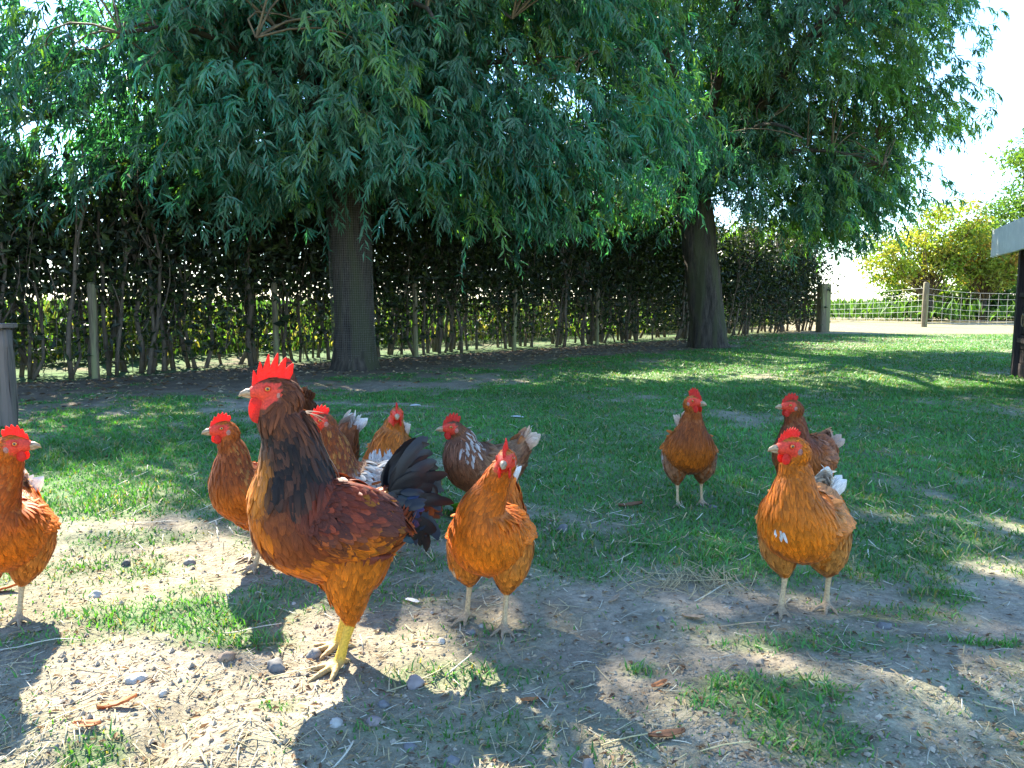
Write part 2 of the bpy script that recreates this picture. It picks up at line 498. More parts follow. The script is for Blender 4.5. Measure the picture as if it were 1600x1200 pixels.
def build_ground():
    nr, nc = 350, 310
    ys = np.concatenate([[-300, -60, -15, -5, -1.5, 0.0, 0.5, 0.8], np.geomspace(1.0, 34, nr), [45, 70, 140, 400, 1500]])
    u = np.linspace(-1, 1, nc); u = np.sign(u) * (0.75 * np.abs(u) + 0.25 * np.abs(u) ** 3)
    X = u[None] * (np.abs(ys)[:, None] * 1.0 + 1.0); Y = np.repeat(ys[:, None], nc, 1)
    X[:, 0] -= 40; X[:, -1] += 40; X[-3:] *= 2.0
    x, y = X.ravel(), Y.ravel()
    g = grassy(x, y)[:, None]
    n = fbm(x * 3, y * 3, 61, 3)[:, None]
    turf = np.array([0.042, 0.130, 0.032]) * (0.7 + 0.7 * n)
    far = smooth(14, 30, np.abs(y))[:, None]
    turf = turf * (1 - far) + np.array([0.10, 0.17, 0.03]) * far
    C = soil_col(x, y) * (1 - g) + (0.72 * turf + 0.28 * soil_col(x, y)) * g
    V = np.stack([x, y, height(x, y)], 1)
    R = len(ys)
    i = np.arange(R - 1)[:, None] * nc; j = np.arange(nc - 1)[None]
    F = np.stack([i + j, i + j + 1, i + nc + j + 1, i + nc + j], -1).reshape(-1, 4)
    mb = MB(); mb.add(V, F, C)
    o = mb.build("ground", M_GROUND)
    tag(o, "trampled brown earth and short turf of the chicken yard", kind="structure")


build_ground()


# ------------------------------------------------------------------ trees
def leaf_cards(P, D, Nn, L, W, C, fold=0.3, sag=0.12):
    n = len(P)
    B = unit(np.cross(Nn, D)); Nn = np.cross(D, B)
    L = L[:, None]; W = W[:, None]
    V = np.empty((n, 4, 3))
    V[:, 0] = P
    V[:, 1] = P + D * L * 0.42 + B * W * 0.5 + Nn * W * fold
    V[:, 2] = P + D * L - Nn * L * sag
    V[:, 3] = P + D * L * 0.42 - B * W * 0.5 + Nn * W * fold
    i = np.arange(n)[:, None] * 4
    F = np.concatenate([i + np.array([[0, 1, 2]]), i + np.array([[0, 2, 3]])])
    return V.reshape(-1, 3), F, np.repeat(C, 4, 0)


def rand_unit(n, r=rng):
    return unit(r.normal(size=(n, 3)))


def curve(a, b, bend, n=7):
    t = np.linspace(0, 1, n)[:, None]
    return np.asarray(a) * (1 - t) + np.asarray(b) * t + np.asarray(bend) * (4 * t * (1 - t))


def bark_trunk(name, pts, radii, parent, seed, nseg=40, mat=M_BARK):
    P = np.asarray(pts, float); R = np.asarray(radii, float)
    t = np.linspace(0, len(P) - 1, 50)
    Q = np.stack([np.interp(t, np.arange(len(P)), P[:, k]) for k in range(3)], 1); r = np.interp(t, np.arange(len(P)), R)
    th = np.arange(nseg) * 2 * math.pi / nseg
    rr = r[:, None] * (1 + 0.24 * (fbm(np.cos(th)[None] * 3 + 7 + 0 * Q[:, 2:3], np.sin(th)[None] * 3 + Q[:, 2:3] * 1.2, seed, 3) - 0.5)
                       + 0.26 * (fbm(th[None] * 5 + 0 * Q[:, 2:3], Q[:, 2:3] * 3.0 + 0 * th[None], seed + 5, 3) - 0.5))
    V = np.stack([Q[:, 0:1] + rr * np.cos(th), Q[:, 1:2] + rr * np.sin(th), np.repeat(Q[:, 2:3], nseg, 1)], -1)
    m = len(Q)
    i = np.arange(m - 1)[:, None] * nseg; j = np.arange(nseg)[None]; k = (j + 1) % nseg
    F = np.stack([i + j, i + k, i + nseg + k, i + nseg + j], -1).reshape(-1, 4)
    mb = MB(); mb.add(V.reshape(-1, 3), F)
    return mb.build(name, mat, parent)


def willow(base, trunk_pts, trunk_r, blobs, nclus, label, seed, leafL=0.135, nspray=17, nleaf=15, limbs=13, keep=None, palette=None, lowz=3.5, lowcut=0.5):
    r = np.random.default_rng(seed)
    root = thing("willow_tree", (base[0], base[1], 0), label, "tree", "willow trees by the fence")
    off = np.array([base[0], base[1], 0.0])
    bark_trunk("trunk", trunk_pts, trunk_r, root, seed)
    top = np.array(trunk_pts[-1], float) + off
    # clump centres through the crown volume, denser towards its skin
    cents = []
    vol = np.array([b[3] * b[4] * b[5] * b[6] for b in blobs]); vol = vol / vol.sum()
    while len(cents) < nclus:
        b = blobs[r.choice(len(blobs), p=vol)]
        d = rand_unit(1, r)[0] * r.uniform(0.25, 1) ** 0.45
        p = np.array(b[:3]) + d * np.array(b[3:6])
        if p[2] < 1.75: continue
        if keep is not None and not keep(p, r): continue
        gx, gy = p[0] + S_DIR[0] * -p[2] / S_DIR[2], p[1] - S_DIR[1] * p[2] / S_DIR[2]
        lit = sunlit(np.array([gx]), np.array([gy]))[0]
        if r.random() < lit * (0.97 if p[2] > lowz else lowcut): continue
        cents.append(p)
    cents = np.array(cents)
    # limbs
    limb_pts = []
    for k in range(limbs):
        a = 2 * math.pi * k / limbs + r.uniform(-0.2, 0.2)
        el = r.uniform(0.55, 1.25)
        ln = r.uniform(3.0, 5.2)
        end = top + np.array([math.cos(a) * math.cos(el), math.sin(a) * math.cos(el), math.sin(el)]) * ln
        pts = curve(top + np.array([math.cos(a), math.sin(a), 0]) * trunk_r[-1] * 0.5 - np.array([0, 0, 0.25]), end, np.array([-math.cos(a) * 0.2, -math.sin(a) * 0.2, 0.25]) + r.normal(size=3) * 0.12, 9)
        limb_pts.append(pts)
        lo = top + np.array([math.cos(a + 0.25) * r.uniform(2.4, 3.6), math.sin(a + 0.25) * r.uniform(2.2, 3.2), r.uniform(-0.2, 0.9)])
        lop = curve(top - np.array([0, 0, 0.2]), lo, np.array([0, 0, 0.55]) + r.normal(size=3) * 0.1, 9)
        limb_pts.append(lop)
        V, F = tube(lop - off, np.linspace(trunk_r[-1] * 0.22, 0.012, 9), 7)
        mb = MB(); mb.add(V, F); mb.build("limb", M_BARK, root)
        V, F = tube(pts - off, np.linspace(trunk_r[-1] * r.uniform(0.3, 0.45), 0.02, 9), 9)
        mb = MB(); mb.add(V, F); mb.build("limb", M_BARK, root)
    LP = np.concatenate(limb_pts)
    mb = MB()
    for c in cents:
        q = LP[np.argmin(np.linalg.norm(LP - c, axis=1) + np.maximum(0, LP[:, 2] - c[2] + 0.15) * 4.0)]
        if np.linalg.norm(q - c) > 1.25: continue
        V, F = tube(curve(q, c, np.array([0, 0, 0.16]) + r.normal(size=3) * 0.12, 6) - off, np.linspace(0.011, 0.004, 6), 4, False)
        mb.add(V, F)
    tw = mb.build("branches", M_TWIG, root); tag(tw, kind="stuff")
    # hanging sprays
    ns = len(cents) * nspray
    cc = np.repeat(cents, nspray, 0)
    S = cc + r.normal(size=(ns, 3)) * np.array([0.24, 0.24, 0.20])
    axis = np.array([top[0], top[1], 0])
    O = unit((cc - axis) * np.array([1, 1, 0]) * 0.5 + r.normal(size=(ns, 3)) * np.array([0.9, 0.9, 0.5]) + np.array([0, 0, 0.05]))
    ell = r.uniform(0.25, 0.62, ns)
    pal = np.array(palette if palette is not None else [[0.048, 0.185, 0.120], [0.034, 0.150, 0.112], [0.11, 0.225, 0.055], [0.042, 0.18, 0.145], [0.026, 0.105, 0.072]])
    ccol = pal[r.integers(0, len(pal), len(cents))] * r.uniform(0.55, 1.45, (len(cents), 1))
    scol = np.repeat(ccol, nspray, 0) * r.uniform(0.8, 1.2, (ns, 1))
    # sprays standing in the sunlit gaps are missing
    lit = sunlit(S[:, 0] - S_DIR[0] * S[:, 2] / S_DIR[2], S[:, 1] - S_DIR[1] * S[:, 2] / S_DIR[2])
    kp = r.random(ns) > lit * np.where(S[:, 2] > lowz, 1.0, lowcut)
    S, O, ell, scol = S[kp], O[kp], ell[kp], scol[kp]; ns = len(S)
    mbt = MB(); mbl = MB()
    tt = np.linspace(0, 1, 3)
    down = np.array([0, 0, -1.0])
    dr = r.uniform(0.15, 0.7, ns)
    def path(tau):
        return S + O * (ell * (tau - 0.42 * tau ** 2) * 0.8)[:, None] + down * (ell * (0.02 * tau + dr * tau ** 2))[:, None]
    side = unit(np.cross(O, [0, 0, 1.0]) + 1e-6)
    # twigs: three-sided thin stems (every other spray shows one)
    up = np.cross(side, O)
    rad = 0.0032
    ring = []
    for t in tt:
        p = path(t) - off; q = rad * (1.1 - t * 0.8)
        ring.append(np.stack([p + side * q, p - side * q * 0.5 + up * q * 0.87, p - side * q * 0.5 - up * q * 0.87], 1)[::2])
    TV = np.stack(ring, 1).reshape(-1, 3)
    b0 = np.arange(len(ring[0]))[:, None, None, None] * 9; s0 = np.arange(2)[None, :, None, None] * 3; e = np.arange(3)[None, None, :, None]
    F = np.concatenate([b0 + s0 + e, b0 + s0 + (e + 1) % 3, b0 + s0 + 3 + (e + 1) % 3, b0 + s0 + 3 + e], -1).reshape(-1, 4)
    mbt.add(TV, F); t_o = mbt.build("twigs", M_TWIG, root); tag(t_o, kind="stuff")
    for k in range(nleaf):
        tau = (k + 0.6) / nleaf
        tau = 0.08 + 0.92 * tau
        p = path(tau)
        T = unit(O * (0.8 * (1 - 0.84 * tau)) + down * (0.02 + 1.24 * tau))
        sgn = 1 if k % 2 else -1
        rnd = r.normal(size=(ns, 3))
        D = unit(T * 0.75 + side * sgn * 0.55 + down * 0.35 + rnd * 0.38)
        Nn = unit(np.array([0, 0, 1.0]) + O * 0.6 + r.normal(size=(ns, 3)) * 0.55)
        L = leafL * r.uniform(0.7, 1.15, ns) * (0.75 + 0.35 * math.sin(math.pi * min(1, tau + 0.1)))
        V, F, C = leaf_cards(p - off, D, Nn, L, L * r.uniform(0.16, 0.23, ns), scol * r.uniform(0.85, 1.2, (ns, 1)), 0.25, 0.10)
        mbl.add(V, F, C)
    cr = mbl.build("crown", M_LEAF, root, False); tag(cr, kind="stuff")
    return root


def keep_left(p, r):
    px, py = project(p[0], p[1], p[2])
    # the open bay of sky at the upper left of the crown, and the clear trunk
    if p[0] < -3.9 and 2.95 < p[2] < 4.6 and r.random() < 0.3: return False
    if np.hypot(p[0] + 1.95, p[1] - 8.6) < 0.9 and p[2] < 2.0: return False
    return True


TL = ground(555, 577); TR = ground(1106, 543)
willow(TL, [(0, 0, -0.1), (0, 0, 0.12), (-0.005, 0, 0.5), (-0.02, 0, 1.2), (-0.04, 0, 1.9), (-0.05, 0.05, 2.5)],
       [0.33, 0.25, 0.215, 0.212, 0.232, 0.26],
       [(-1.7, 9.3, 6.4, 3.6, 3.7, 3.6, 1.0), (-1.5, 8.2, 4.5, 3.0, 2.2, 1.3, 2.4), (-4.3, 8.3, 2.6, 1.9, 1.7, 1.0, 3.0), (-2.1, 7.9, 3.1, 2.0, 1.5, 1.3, 3.2), (0.2, 8.9, 3.2, 1.8, 1.6, 1.6, 3.2), (-3.2, 9.4, 3.2, 1.9, 1.8, 1.5, 2.4), (-5.2, 8.4, 2.7, 1.6, 1.3, 0.8, 2.8), (-4.4, 8.8, 3.4, 1.7, 1.5, 1.1, 1.8), (0.9, 9.6, 2.5, 1.4, 1.1, 0.7, 2.4), (-0.6, 8.8, 2.4, 1.5, 1.2, 0.6, 2.6)],
       1050, "left-hand willow with straight netted trunk and low drooping blue-green leaves", 5, leafL=0.132, nleaf=15, keep=keep_left)


def keep_right(p, r):
    q = p[0] / p[1]
    if q > 0.525 + r.uniform(-0.03, 0.055) - 0.06 * max(0.0, 3.4 - p[2]): return False
    if q > 0.34 and p[2] > 3.0 and r.random() < 0.5: return False
    if p[2] < 1.9: return False
    if np.hypot(p[0] - TR[0], p[1] - TR[1] + 0.7) < 0.9 and p[2] < 2.2: return False
    return True


willow(TR, [(0.02, 0, -0.1), (0.0, 0, 0.1), (-0.05, 0, 0.6), (-0.15, 0, 1.4), (-0.25, 0.0, 2.1), (-0.34, 0.05, 2.7)],
       [0.39, 0.33, 0.285, 0.275, 0.29, 0.31],
       [(3.9, 13.6, 7.0, 4.0, 3.4, 4.2, 0.7), (4.0, 12.6, 5.2, 3.7, 2.2, 1.6, 1.9), (6.4, 13.2, 4.7, 1.95, 1.7, 1.9, 1.8), (2.3, 13.0, 3.7, 1.7, 1.5, 1.6, 1.8), (4.7, 12.8, 2.8, 1.6, 1.3, 1.0, 2.4), (7.0, 13.4, 6.3, 1.6, 1.6, 1.3, 1.6), (6.3, 12.8, 3.3, 1.6, 1.3, 0.9, 2.6), (2.3, 12.3, 2.8, 1.7, 1.2, 0.9, 2.6), (5.9, 13.2, 2.6, 1.6, 1.2, 0.75, 3.0), (7.3, 13.0, 4.6, 1.2, 1.2, 1.0, 1.8)],
       1000, "right-hand willow with leaning dark trunk and feathery crown against the sky", 8, leafL=0.135, nspray=16, nleaf=14, keep=keep_right, lowz=5.0, lowcut=0.7,
       palette=[[0.045, 0.16, 0.100], [0.090, 0.205, 0.06], [0.038, 0.145, 0.105], [0.12, 0.225, 0.045], [0.026, 0.10, 0.06]])


# wire netting wrapped round the left-hand trunk
def trunk_netting():
    root = thing("wire_netting", (TL[0], TL[1], 0), "fine square wire mesh wrapped around the left willow trunk", "wire mesh")
    R0, h0, h1 = 0.245, 0.02, 1.95
    nv, nh = 62, 74
    mb = MB()
    th = np.arange(nv) * 2 * math.pi / nv
    zs = np.linspace(h0, h1, nh)
    def cen(z): return -0.02 * z, 0.0
    for t in th:
        P = np.array([[cen(z)[0] + (R0 + 0.004 * math.sin(9 * t + z * 4)) * math.cos(t), (R0 + 0.004 * math.sin(9 * t + z * 4)) * math.sin(t), z] for z in zs[::6]])
        V, F = tube(P, 0.0011, 3, False); mb.add(V, F)
    mb.build("upright_wires", M_NET, root)["kind"] = "stuff"
    mb = MB()
    t2 = np.linspace(0, 2 * math.pi, 40)
    for z in zs:
        P = np.stack([cen(z)[0] + (R0 + 0.004 * np.sin(9 * t2 + z * 4)) * np.cos(t2), (R0 + 0.004 * np.sin(9 * t2 + z * 4)) * np.sin(t2), np.full(40, z)], 1)
        V, F = tube(P, 0.0011, 3, False); mb.add(V, F)
    mb.build("ring_wires", M_NET, root)["kind"] = "stuff"


trunk_netting()


# ------------------------------------------------------------------ hedge behind the fence
def hedge():
    r = np.random.default_rng(31)
    A = np.array([-7.4, -7.4 + FENCE_C + 0.75]); Bp = np.array([8.0, 8.0 + FENCE_C + 0.6])
    Ln = np.linalg.norm(Bp - A); u = (Bp - A) / Ln; v = np.array([-u[1], u[0]])
    root = thing("hedge", (A[0], A[1], 0), "tall dark unclipped hedge of upright stems behind the wire fence", "hedge")
    off = np.array([A[0], A[1], 0])
    # stems: each a mesh of its own (a few shapes, shared)
    shapes = []
    for k in range(8):
        h = r.uniform(1.9, 2.9)
        pts = np.stack([np.cumsum(r.normal(0, 0.05, 8)), np.cumsum(r.normal(0, 0.05, 8)), np.linspace(-0.05, h, 8)], 1)
        pts[:, 0] += np.linspace(0, r.uniform(-0.35, 0.35), 8)
        mb = MB(); V, F = tube(pts, np.linspace(r.uniform(0.018, 0.034), 0.007, 8), 6); mb.add(V, F)
        for b in range(5):
            i = r.integers(2, 6); e = pts[i] + np.array([r.uniform(-.35, .35), r.uniform(-.3, .3), r.uniform(.3, .7)])
            V, F = tube(curve(pts[i], e, r.normal(size=3) * 0.04, 5), np.linspace(0.010, 0.004, 5), 4, False); mb.add(V, F)
        shapes.append(mb.mesh("stem", M_STEM))
    s = 0.3
    while s < Ln:
        p = A + u * s + v * r.uniform(-0.35, 0.5)
        for q in range(r.integers(1, 3)):
            o = link("stem", shapes[r.integers(0, 8)], root)
            o.location = (p[0] - A[0] + r.uniform(-.12, .12), p[1] - A[1] + r.uniform(-.12, .12), 0)
            o.rotation_euler = (r.uniform(-.06, .06), r.uniform(-.06, .06), r.uniform(0, 6.28))
            k = r.uniform(0.85, 1.2); o.scale = (k * 1.1, k * 1.1, k)
        s += r.choice([0.05, 0.09, 0.16, 0.3])
    # foliage: dense above, thinning between the bare feet of the stems
    n = 255000
    s = r.uniform(0, Ln, n); d = r.normal(0.1, 0.42, n); z = r.uniform(0.02, 1, n) ** 0.72 * 3.4
    cl = fbm(s * 1.1, z * 1.2, 12, 4); fine = fbm(s * 7 + d * 5, z * 7, 15, 2)
    dens = np.interp(z, [0, 0.35, 0.8, 1.1, 1.6, 3.1], [0.50, 0.42, 0.52, 0.90, 1.0, 0.9])
    keep = (r.random(n) < dens) & (cl + (dens - 0.5) * 0.62 + (fine - .5) * 0.45 > 0.375)
    top = np.interp(s, [Ln * 0.12, Ln * 0.45, Ln], [2.5, 3.6, 2.6])
    keep &= z < top * (0.35 + 1.1 * fbm(s * 1.1, d * 0.6 + 3, 14, 4))
    s, d, z, cl = s[keep], d[keep], z[keep], cl[keep]
    P = np.stack([A[0] + u[0] * s + v[0] * d, A[1] + u[1] * s + v[1] * d, z], 1) - off
    n = len(P)
    D = unit(r.normal(size=(n, 3)) + np.array([0, 0, -0.3])); Nn = rand_unit(n, r)
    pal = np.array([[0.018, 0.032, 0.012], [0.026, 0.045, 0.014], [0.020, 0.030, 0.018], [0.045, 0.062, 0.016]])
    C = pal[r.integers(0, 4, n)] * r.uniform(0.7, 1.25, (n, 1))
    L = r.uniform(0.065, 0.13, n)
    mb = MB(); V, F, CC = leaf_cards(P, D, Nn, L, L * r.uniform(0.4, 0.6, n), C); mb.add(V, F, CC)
    tag(mb.build("foliage", M_HEDGE, root, False), kind="stuff")
    # thin twigs filling the lower tangle
    mb = MB()
    for k in range(2000):
        s_ = r.uniform(0, Ln); p = A + u * s_ + v * r.normal(0.1, 0.3); z0 = r.uniform(0, 1.3)
        a = np.array([p[0], p[1], z0]) - off
        e = a + np.array([r.normal(0, 0.12), r.normal(0, 0.12), r.uniform(0.25, 0.8)])
        V, F = tube(curve(a, e, r.normal(size=3) * 0.04, 4), np.linspace(0.006, 0.003, 4), 3, False); mb.add(V, F)
    tag(mb.build("twigs", M_STEM, root), kind="stuff")


hedge()


# tall sunlit weeds in the field behind the hedge
def weeds():
    r = np.random.default_rng(41)
    n = 24000
    s = r.uniform(-9, 9.5, n); d = r.uniform(1.9, 6.5, n)
    x = s - d / math.sqrt(2); y = s + FENCE_C + d / math.sqrt(2)
    P = np.stack([x, y, np.zeros(n)], 1)
    D = unit(np.stack([r.normal(0, 0.3, n), r.normal(0, 0.3, n), np.ones(n)], 1))
    Nn = rand_unit(n, r)
    hgt = r.uniform(0.15, 0.75, n) * (0.4 + 0.9 * fbm(x * 0.8, y * 0.8, 5, 2))
    P[:, 2] = r.uniform(0, 0.25, n) * hgt
    pal = np.array([[0.14, 0.30, 0.05], [0.20, 0.31, 0.06], [0.06, 0.15, 0.04], [0.34, 0.32, 0.10]])
    C = pal[r.integers(0, 4, n)] * r.uniform(0.5, 1.2, (n, 1)) * (0.35 + 1.2 * fbm(x * 1.4, y * 1.4, 8, 3))[:, None]
    mb = MB(); V, F, CC = leaf_cards(P, D, Nn, hgt, 0.012 + 0.06 * hgt, C, sag=0.25); mb.add(V, F, CC)
    tag(mb.build("tall_weeds", M_BRIGHT, None, False), "sunlit tall green weeds in the field behind the hedge", "weeds", kind="stuff")


weeds()


# ------------------------------------------------------------------ fences
def round_post(name, h, rad, parent, loc, seed, mat=M_WOOD, n=12):
    r = np.random.default_rng(seed)
    zs = np.array([-0.1, 0, 0.3 * h, 0.6 * h, h - 0.02, h]); R = rad * (1 + r.uniform(-0.05, 0.05, 6)); R[-1] *= 0.85
    P = np.stack([np.cumsum(r.normal(0, 0.004, 6)), np.cumsum(r.normal(0, 0.004, 6)), zs], 1)
    mb = MB(); V, F = tube(P, R, n); mb.add(V, F)
    o = mb.build(name, mat, parent); o.location = loc
    return o


def yard_fence():
    root = thing("wire_fence", (-7.2, -7.2 + FENCE_C, 0), "low stock-wire fence on thin wooden posts along the hedge", "fence")
    ox, oy = -7.2, -7.2 + FENCE_C
    for k, (px, py, rad) in enumerate(((157, 592, 0.042), (468, 576, 0.036), (703, 562, 0.036), (866, 552, 0.035), (1002, 543, 0.035), (1200, 530, 0.05))):
        x, y = ground(px, py); x = (x + y - FENCE_C) / 2; y = x + FENCE_C
        o = round_post("post", 0.98 + 0.03 * (k % 3), rad, root, (x - ox, y - oy - 0.02, 0), 60 + k)
    o = round_post("post", 0.98, 0.04, root, (0.3, 0.28, 0), 75)
    r = np.random.default_rng(9)
    e = 8.05 + 7.2
    for z in (0.06, 0.17, 0.29, 0.43, 0.58, 0.75, 0.93):
        t = np.linspace(0, e, 60)
        P = np.stack([t, t, z + 0.012 * np.sin(t * 2.9 + z * 9) + r.normal(0, 0.003, 60)], 1)
        mb = MB(); V, F = tube(P, 0.0016, 4, False); mb.add(V, F); mb.build("wire", M_RUSTY, root)
    mb = MB()
    for t in np.arange(0.05, e, 0.11):
        P = np.array([[t + r.normal(0, 0.004), t, z] for z in np.linspace(0.05, 0.92, 6)]); V, F = tube(P, 0.0013, 3, False); mb.add(V, F)
    tag(mb.build("stay_wires", M_RUSTY, root), kind="stuff")


yard_fence()


def far_fence():
    cx, cy = ground(1443, 511)
    root = thing("wire_netting_fence", (cx, cy, 0), "pale sagging wire-net fence with one corner post in front of the bushes", "fence")
    round_post("post", 1.34, 0.085, root, (0, 0, 0), 81, M_WOOD, 14)
    ends = [((-7.0, 24.0), "a"), ((9.0, -0.6), "b")]
    for (dx, dy), k in ends:
        o = round_post("post", 1.15, 0.06, root, (dx, dy, 0), 83 if k == "a" else 84)
        for z in (0.12, 0.22, 0.36, 0.52, 0.70, 0.88, 1.06):
            t = np.linspace(0, 1, 30)
            P = np.stack([dx * t, dy * t, z * (1 - 0.05 * t) + 0.12 * np.where(z > 0.3, 1, 0.2) * (1 - np.minimum(1, t * 5)) ** 2 - 0.05 * np.sin(math.pi * np.minimum(t * 1.2, 1))], 1)
            mb = MB(); V, F = tube(P, 0.0036, 4, False); mb.add(V, F); mb.build("wire", M_PALEWIRE, root)
        mb = MB()
        ln = math.hypot(dx, dy)
        for t in np.arange(0.25, ln, 0.27):
            q = t / ln
            P = np.array([[dx * q, dy * q, 0.1], [dx * q, dy * q, 0.5], [dx * q, dy * q, 1.02 - 0.06 * math.sin(math.pi * q)]])
            V, F = tube(P, 0.003, 3, False); mb.add(V, F)
        tag(mb.build("stay_wires", M_PALEWIRE, root), kind="stuff")


far_fence()
gx, gy = ground(1285, 519)
gp = bm_obj("gate_post", bev_box(0, 0, 0.56, 0.29, 0.22, 1.32, 0.02, None, 0.004, 3, 3), M_WOOD)
gp.location = (gx, gy, 0); gp.rotation_euler = (0, 0, 0.35)
tag(gp, "thick square wooden gate post at the far end of the hedge", "post")


def corner_post():
    x, y = ground(14, 672)
    root = thing("garden_post", (x, y, 0), "weathered grey post with flat board cap at the left edge", "post")
    bm = bev_box(0, 0, 0.28, 0.088, 0.088, 0.70, 0.012, None, 0.0035, 4, 5)
    bm_obj("shaft", bm, M_GREYWOOD, root, True)
    bm_obj("cap_board", bev_box(-0.02, -0.01, 0.648, 0.16, 0.15, 0.026, 0.004, None, 0.0015, 5, 2), M_GREYWOOD, root)
    bm_obj("back_board", bev_box(-0.075, 0.03, 0.29, 0.055, 0.022, 0.66, 0.003, None, 0.001, 6, 2), M_WOOD, root)
    bm_obj("rail", bev_box(-0.46, 0.05, 0.42, 0.80, 0.025, 0.07, 0.003, None, 0.001, 7, 2), M_GREYWOOD, root)
    bm_obj("rail", bev_box(-0.46, 0.05, 0.15, 0.80, 0.025, 0.07, 0.003, None, 0.001, 8, 2), M_GREYWOOD, root)


corner_post()


def coop():
    x0, y0 = ground(1578, 587)
    a = math.atan2(-0.925, -0.38)
    root = thing("shed", (x0, y0, 0), "dark boarded shed with white fascia board at the right edge", "shed", rz=a)
    # local x runs along the near wall from the far corner towards the camera, local y+ is inside the shed
    LW, DW, H = 2.4, 1.8, 1.42
    bm_obj("corner_post", bev_box(0.055, 0.05, 0.70, 0.11, 0.10, 1.46, 0.008, None, 0.001, 2, 2), M_DARKWOOD, root)
    z = 0.0; k = 0
    while z < H - 0.02:
        h = 0.148
        bm_obj("board", bev_box(LW / 2 + 0.112, 0.055 + 0.006 * (k % 2), z + h / 2, LW, 0.024, h - 0.008, 0.003, None, 0.001, k, 1), M_DARKWOOD, root)
        bm_obj("board", bev_box(-0.004 - 0.004 * (k % 2), DW / 2 + 0.1, z + h / 2, 0.024, DW, h - 0.008, 0.003, None, 0.001, 40 + k, 1), M_DARKWOOD, root)
        z += h; k += 1
    bm_obj("wall_core", bev_box(LW / 2 + 0.1, DW / 2 + 0.1, H / 2, LW, DW - 0.05, H - 0.02, 0), M_DARKWOOD, root)
    for zz in (0.39, 0.86, 1.28):
        bm_obj("batten", bev_box(LW / 2 + 0.125, 0.026, zz, LW - 0.03, 0.034, 0.05, 0.004, None, 0.001, 9, 1), M_DARKWOOD, root)
    bm_obj("batten", bev_box(0.62, 0.025, 0.73, 0.09, 0.035, 0.9, 0.004, None, 0.001, 12, 1), M_DARKWOOD, root)
    # roof and fascia overhang the far corner and the near wall
    bm_obj("fascia", bev_box(LW / 2 - 0.12, -0.17, 1.425, LW + 0.6, 0.03, 0.30, 0.004, None, 0.001, 14, 2), M_WHITE, root)
    bm_obj("roof", bev_box(LW / 2 - 0.10, DW / 2 + 0.06, 1.545, LW + 0.55, DW + 0.42, 0.03, 0.006), M_FELT, root)
    bm_obj("end_fascia", bev_box(-0.395, DW / 2 + 0.05, 1.45, 0.03, DW + 0.38, 0.22, 0.004), M_WHITE, root)
    # pale ring hanging on the wall
    t = np.linspace(0, 2 * math.pi, 25)
    P = np.stack([0.36 + 0.062 * np.cos(t), 0 * t + 0.012, 0.60 + 0.062 * np.sin(t)], 1)
    mb = MB(); V, F = tube(P, 0.007, 6, False); mb.add(V, F); mb.build("ring", M_BEAK, root)


coop()


# ------------------------------------------------------------------ far bushes, trees and crop
def leafy(name, label, cat, loc, blobs, n, pal, leafL, seed, trunk_h, trunk_r, group=None, mat=M_BRIGHT, wide=0.45):
    r = np.random.default_rng(seed)
    root = thing(name, (*loc, 0), label, cat, group)
    mbt = MB(); mb = MB()
    V, F = tube(np.array([[0, 0, -0.1], [0.03, 0, trunk_h * 0.5], [0, 0.03, trunk_h]]), np.array([trunk_r * 1.2, trunk_r, trunk_r * 0.7]), 10)
    mbt.add(V, F); mbt.build("trunk", M_BARK, root)
    br = MB()
    vol = np.array([b[3] * b[4] * b[5] for b in blobs]) ** 0.75; vol /= vol.sum()
    K = 110
    cents = []
    for k in range(K):
        b = blobs[r.choice(len(blobs), p=vol)]
        c = np.array(b[:3]) + rand_unit(1, r)[0] * np.array(b[3:6]) * r.uniform(0.3, 1) ** 0.4 * r.uniform(0.85, 1.3)
        c[2] = max(c[2], 0.25)
        cents.append(c)
        V, F = tube(curve([0, 0, trunk_h * r.uniform(0.5, 1)], c, r.normal(size=3) * 0.1, 5), np.linspace(trunk_r * 0.3, trunk_r * 0.05 + 0.004, 5), 4, False)
        br.add(V, F)
    tag(br.build("branches", M_TWIG, root), kind="stuff")
    cents = np.array(cents)
    m = n // K
    cc = np.repeat(cents, m, 0); sz = np.mean([b[3] for b in blobs]) * 0.19
    P = cc + r.normal(size=(len(cc), 3)) * np.array([sz, sz, sz * 0.6])
    pal = np.array(pal)
    C = np.repeat(pal[r.integers(0, len(pal), K)] * r.uniform(0.75, 1.25, (K, 1)), m, 0) * r.uniform(0.75, 1.25, (len(P), 1))
    D = unit(r.normal(size=P.shape) + np.array([0, 0, -0.3])); Nn = unit(r.normal(size=P.shape) + np.array([0, 0, 0.8]))
    L = leafL * r.uniform(0.6, 1.3, len(P))
    V, F, CC = leaf_cards(P, D, Nn, L, L * wide, C); mb.add(V, F, CC)
    tag(mb.build("crown", mat, root, False), kind="stuff")
    return root


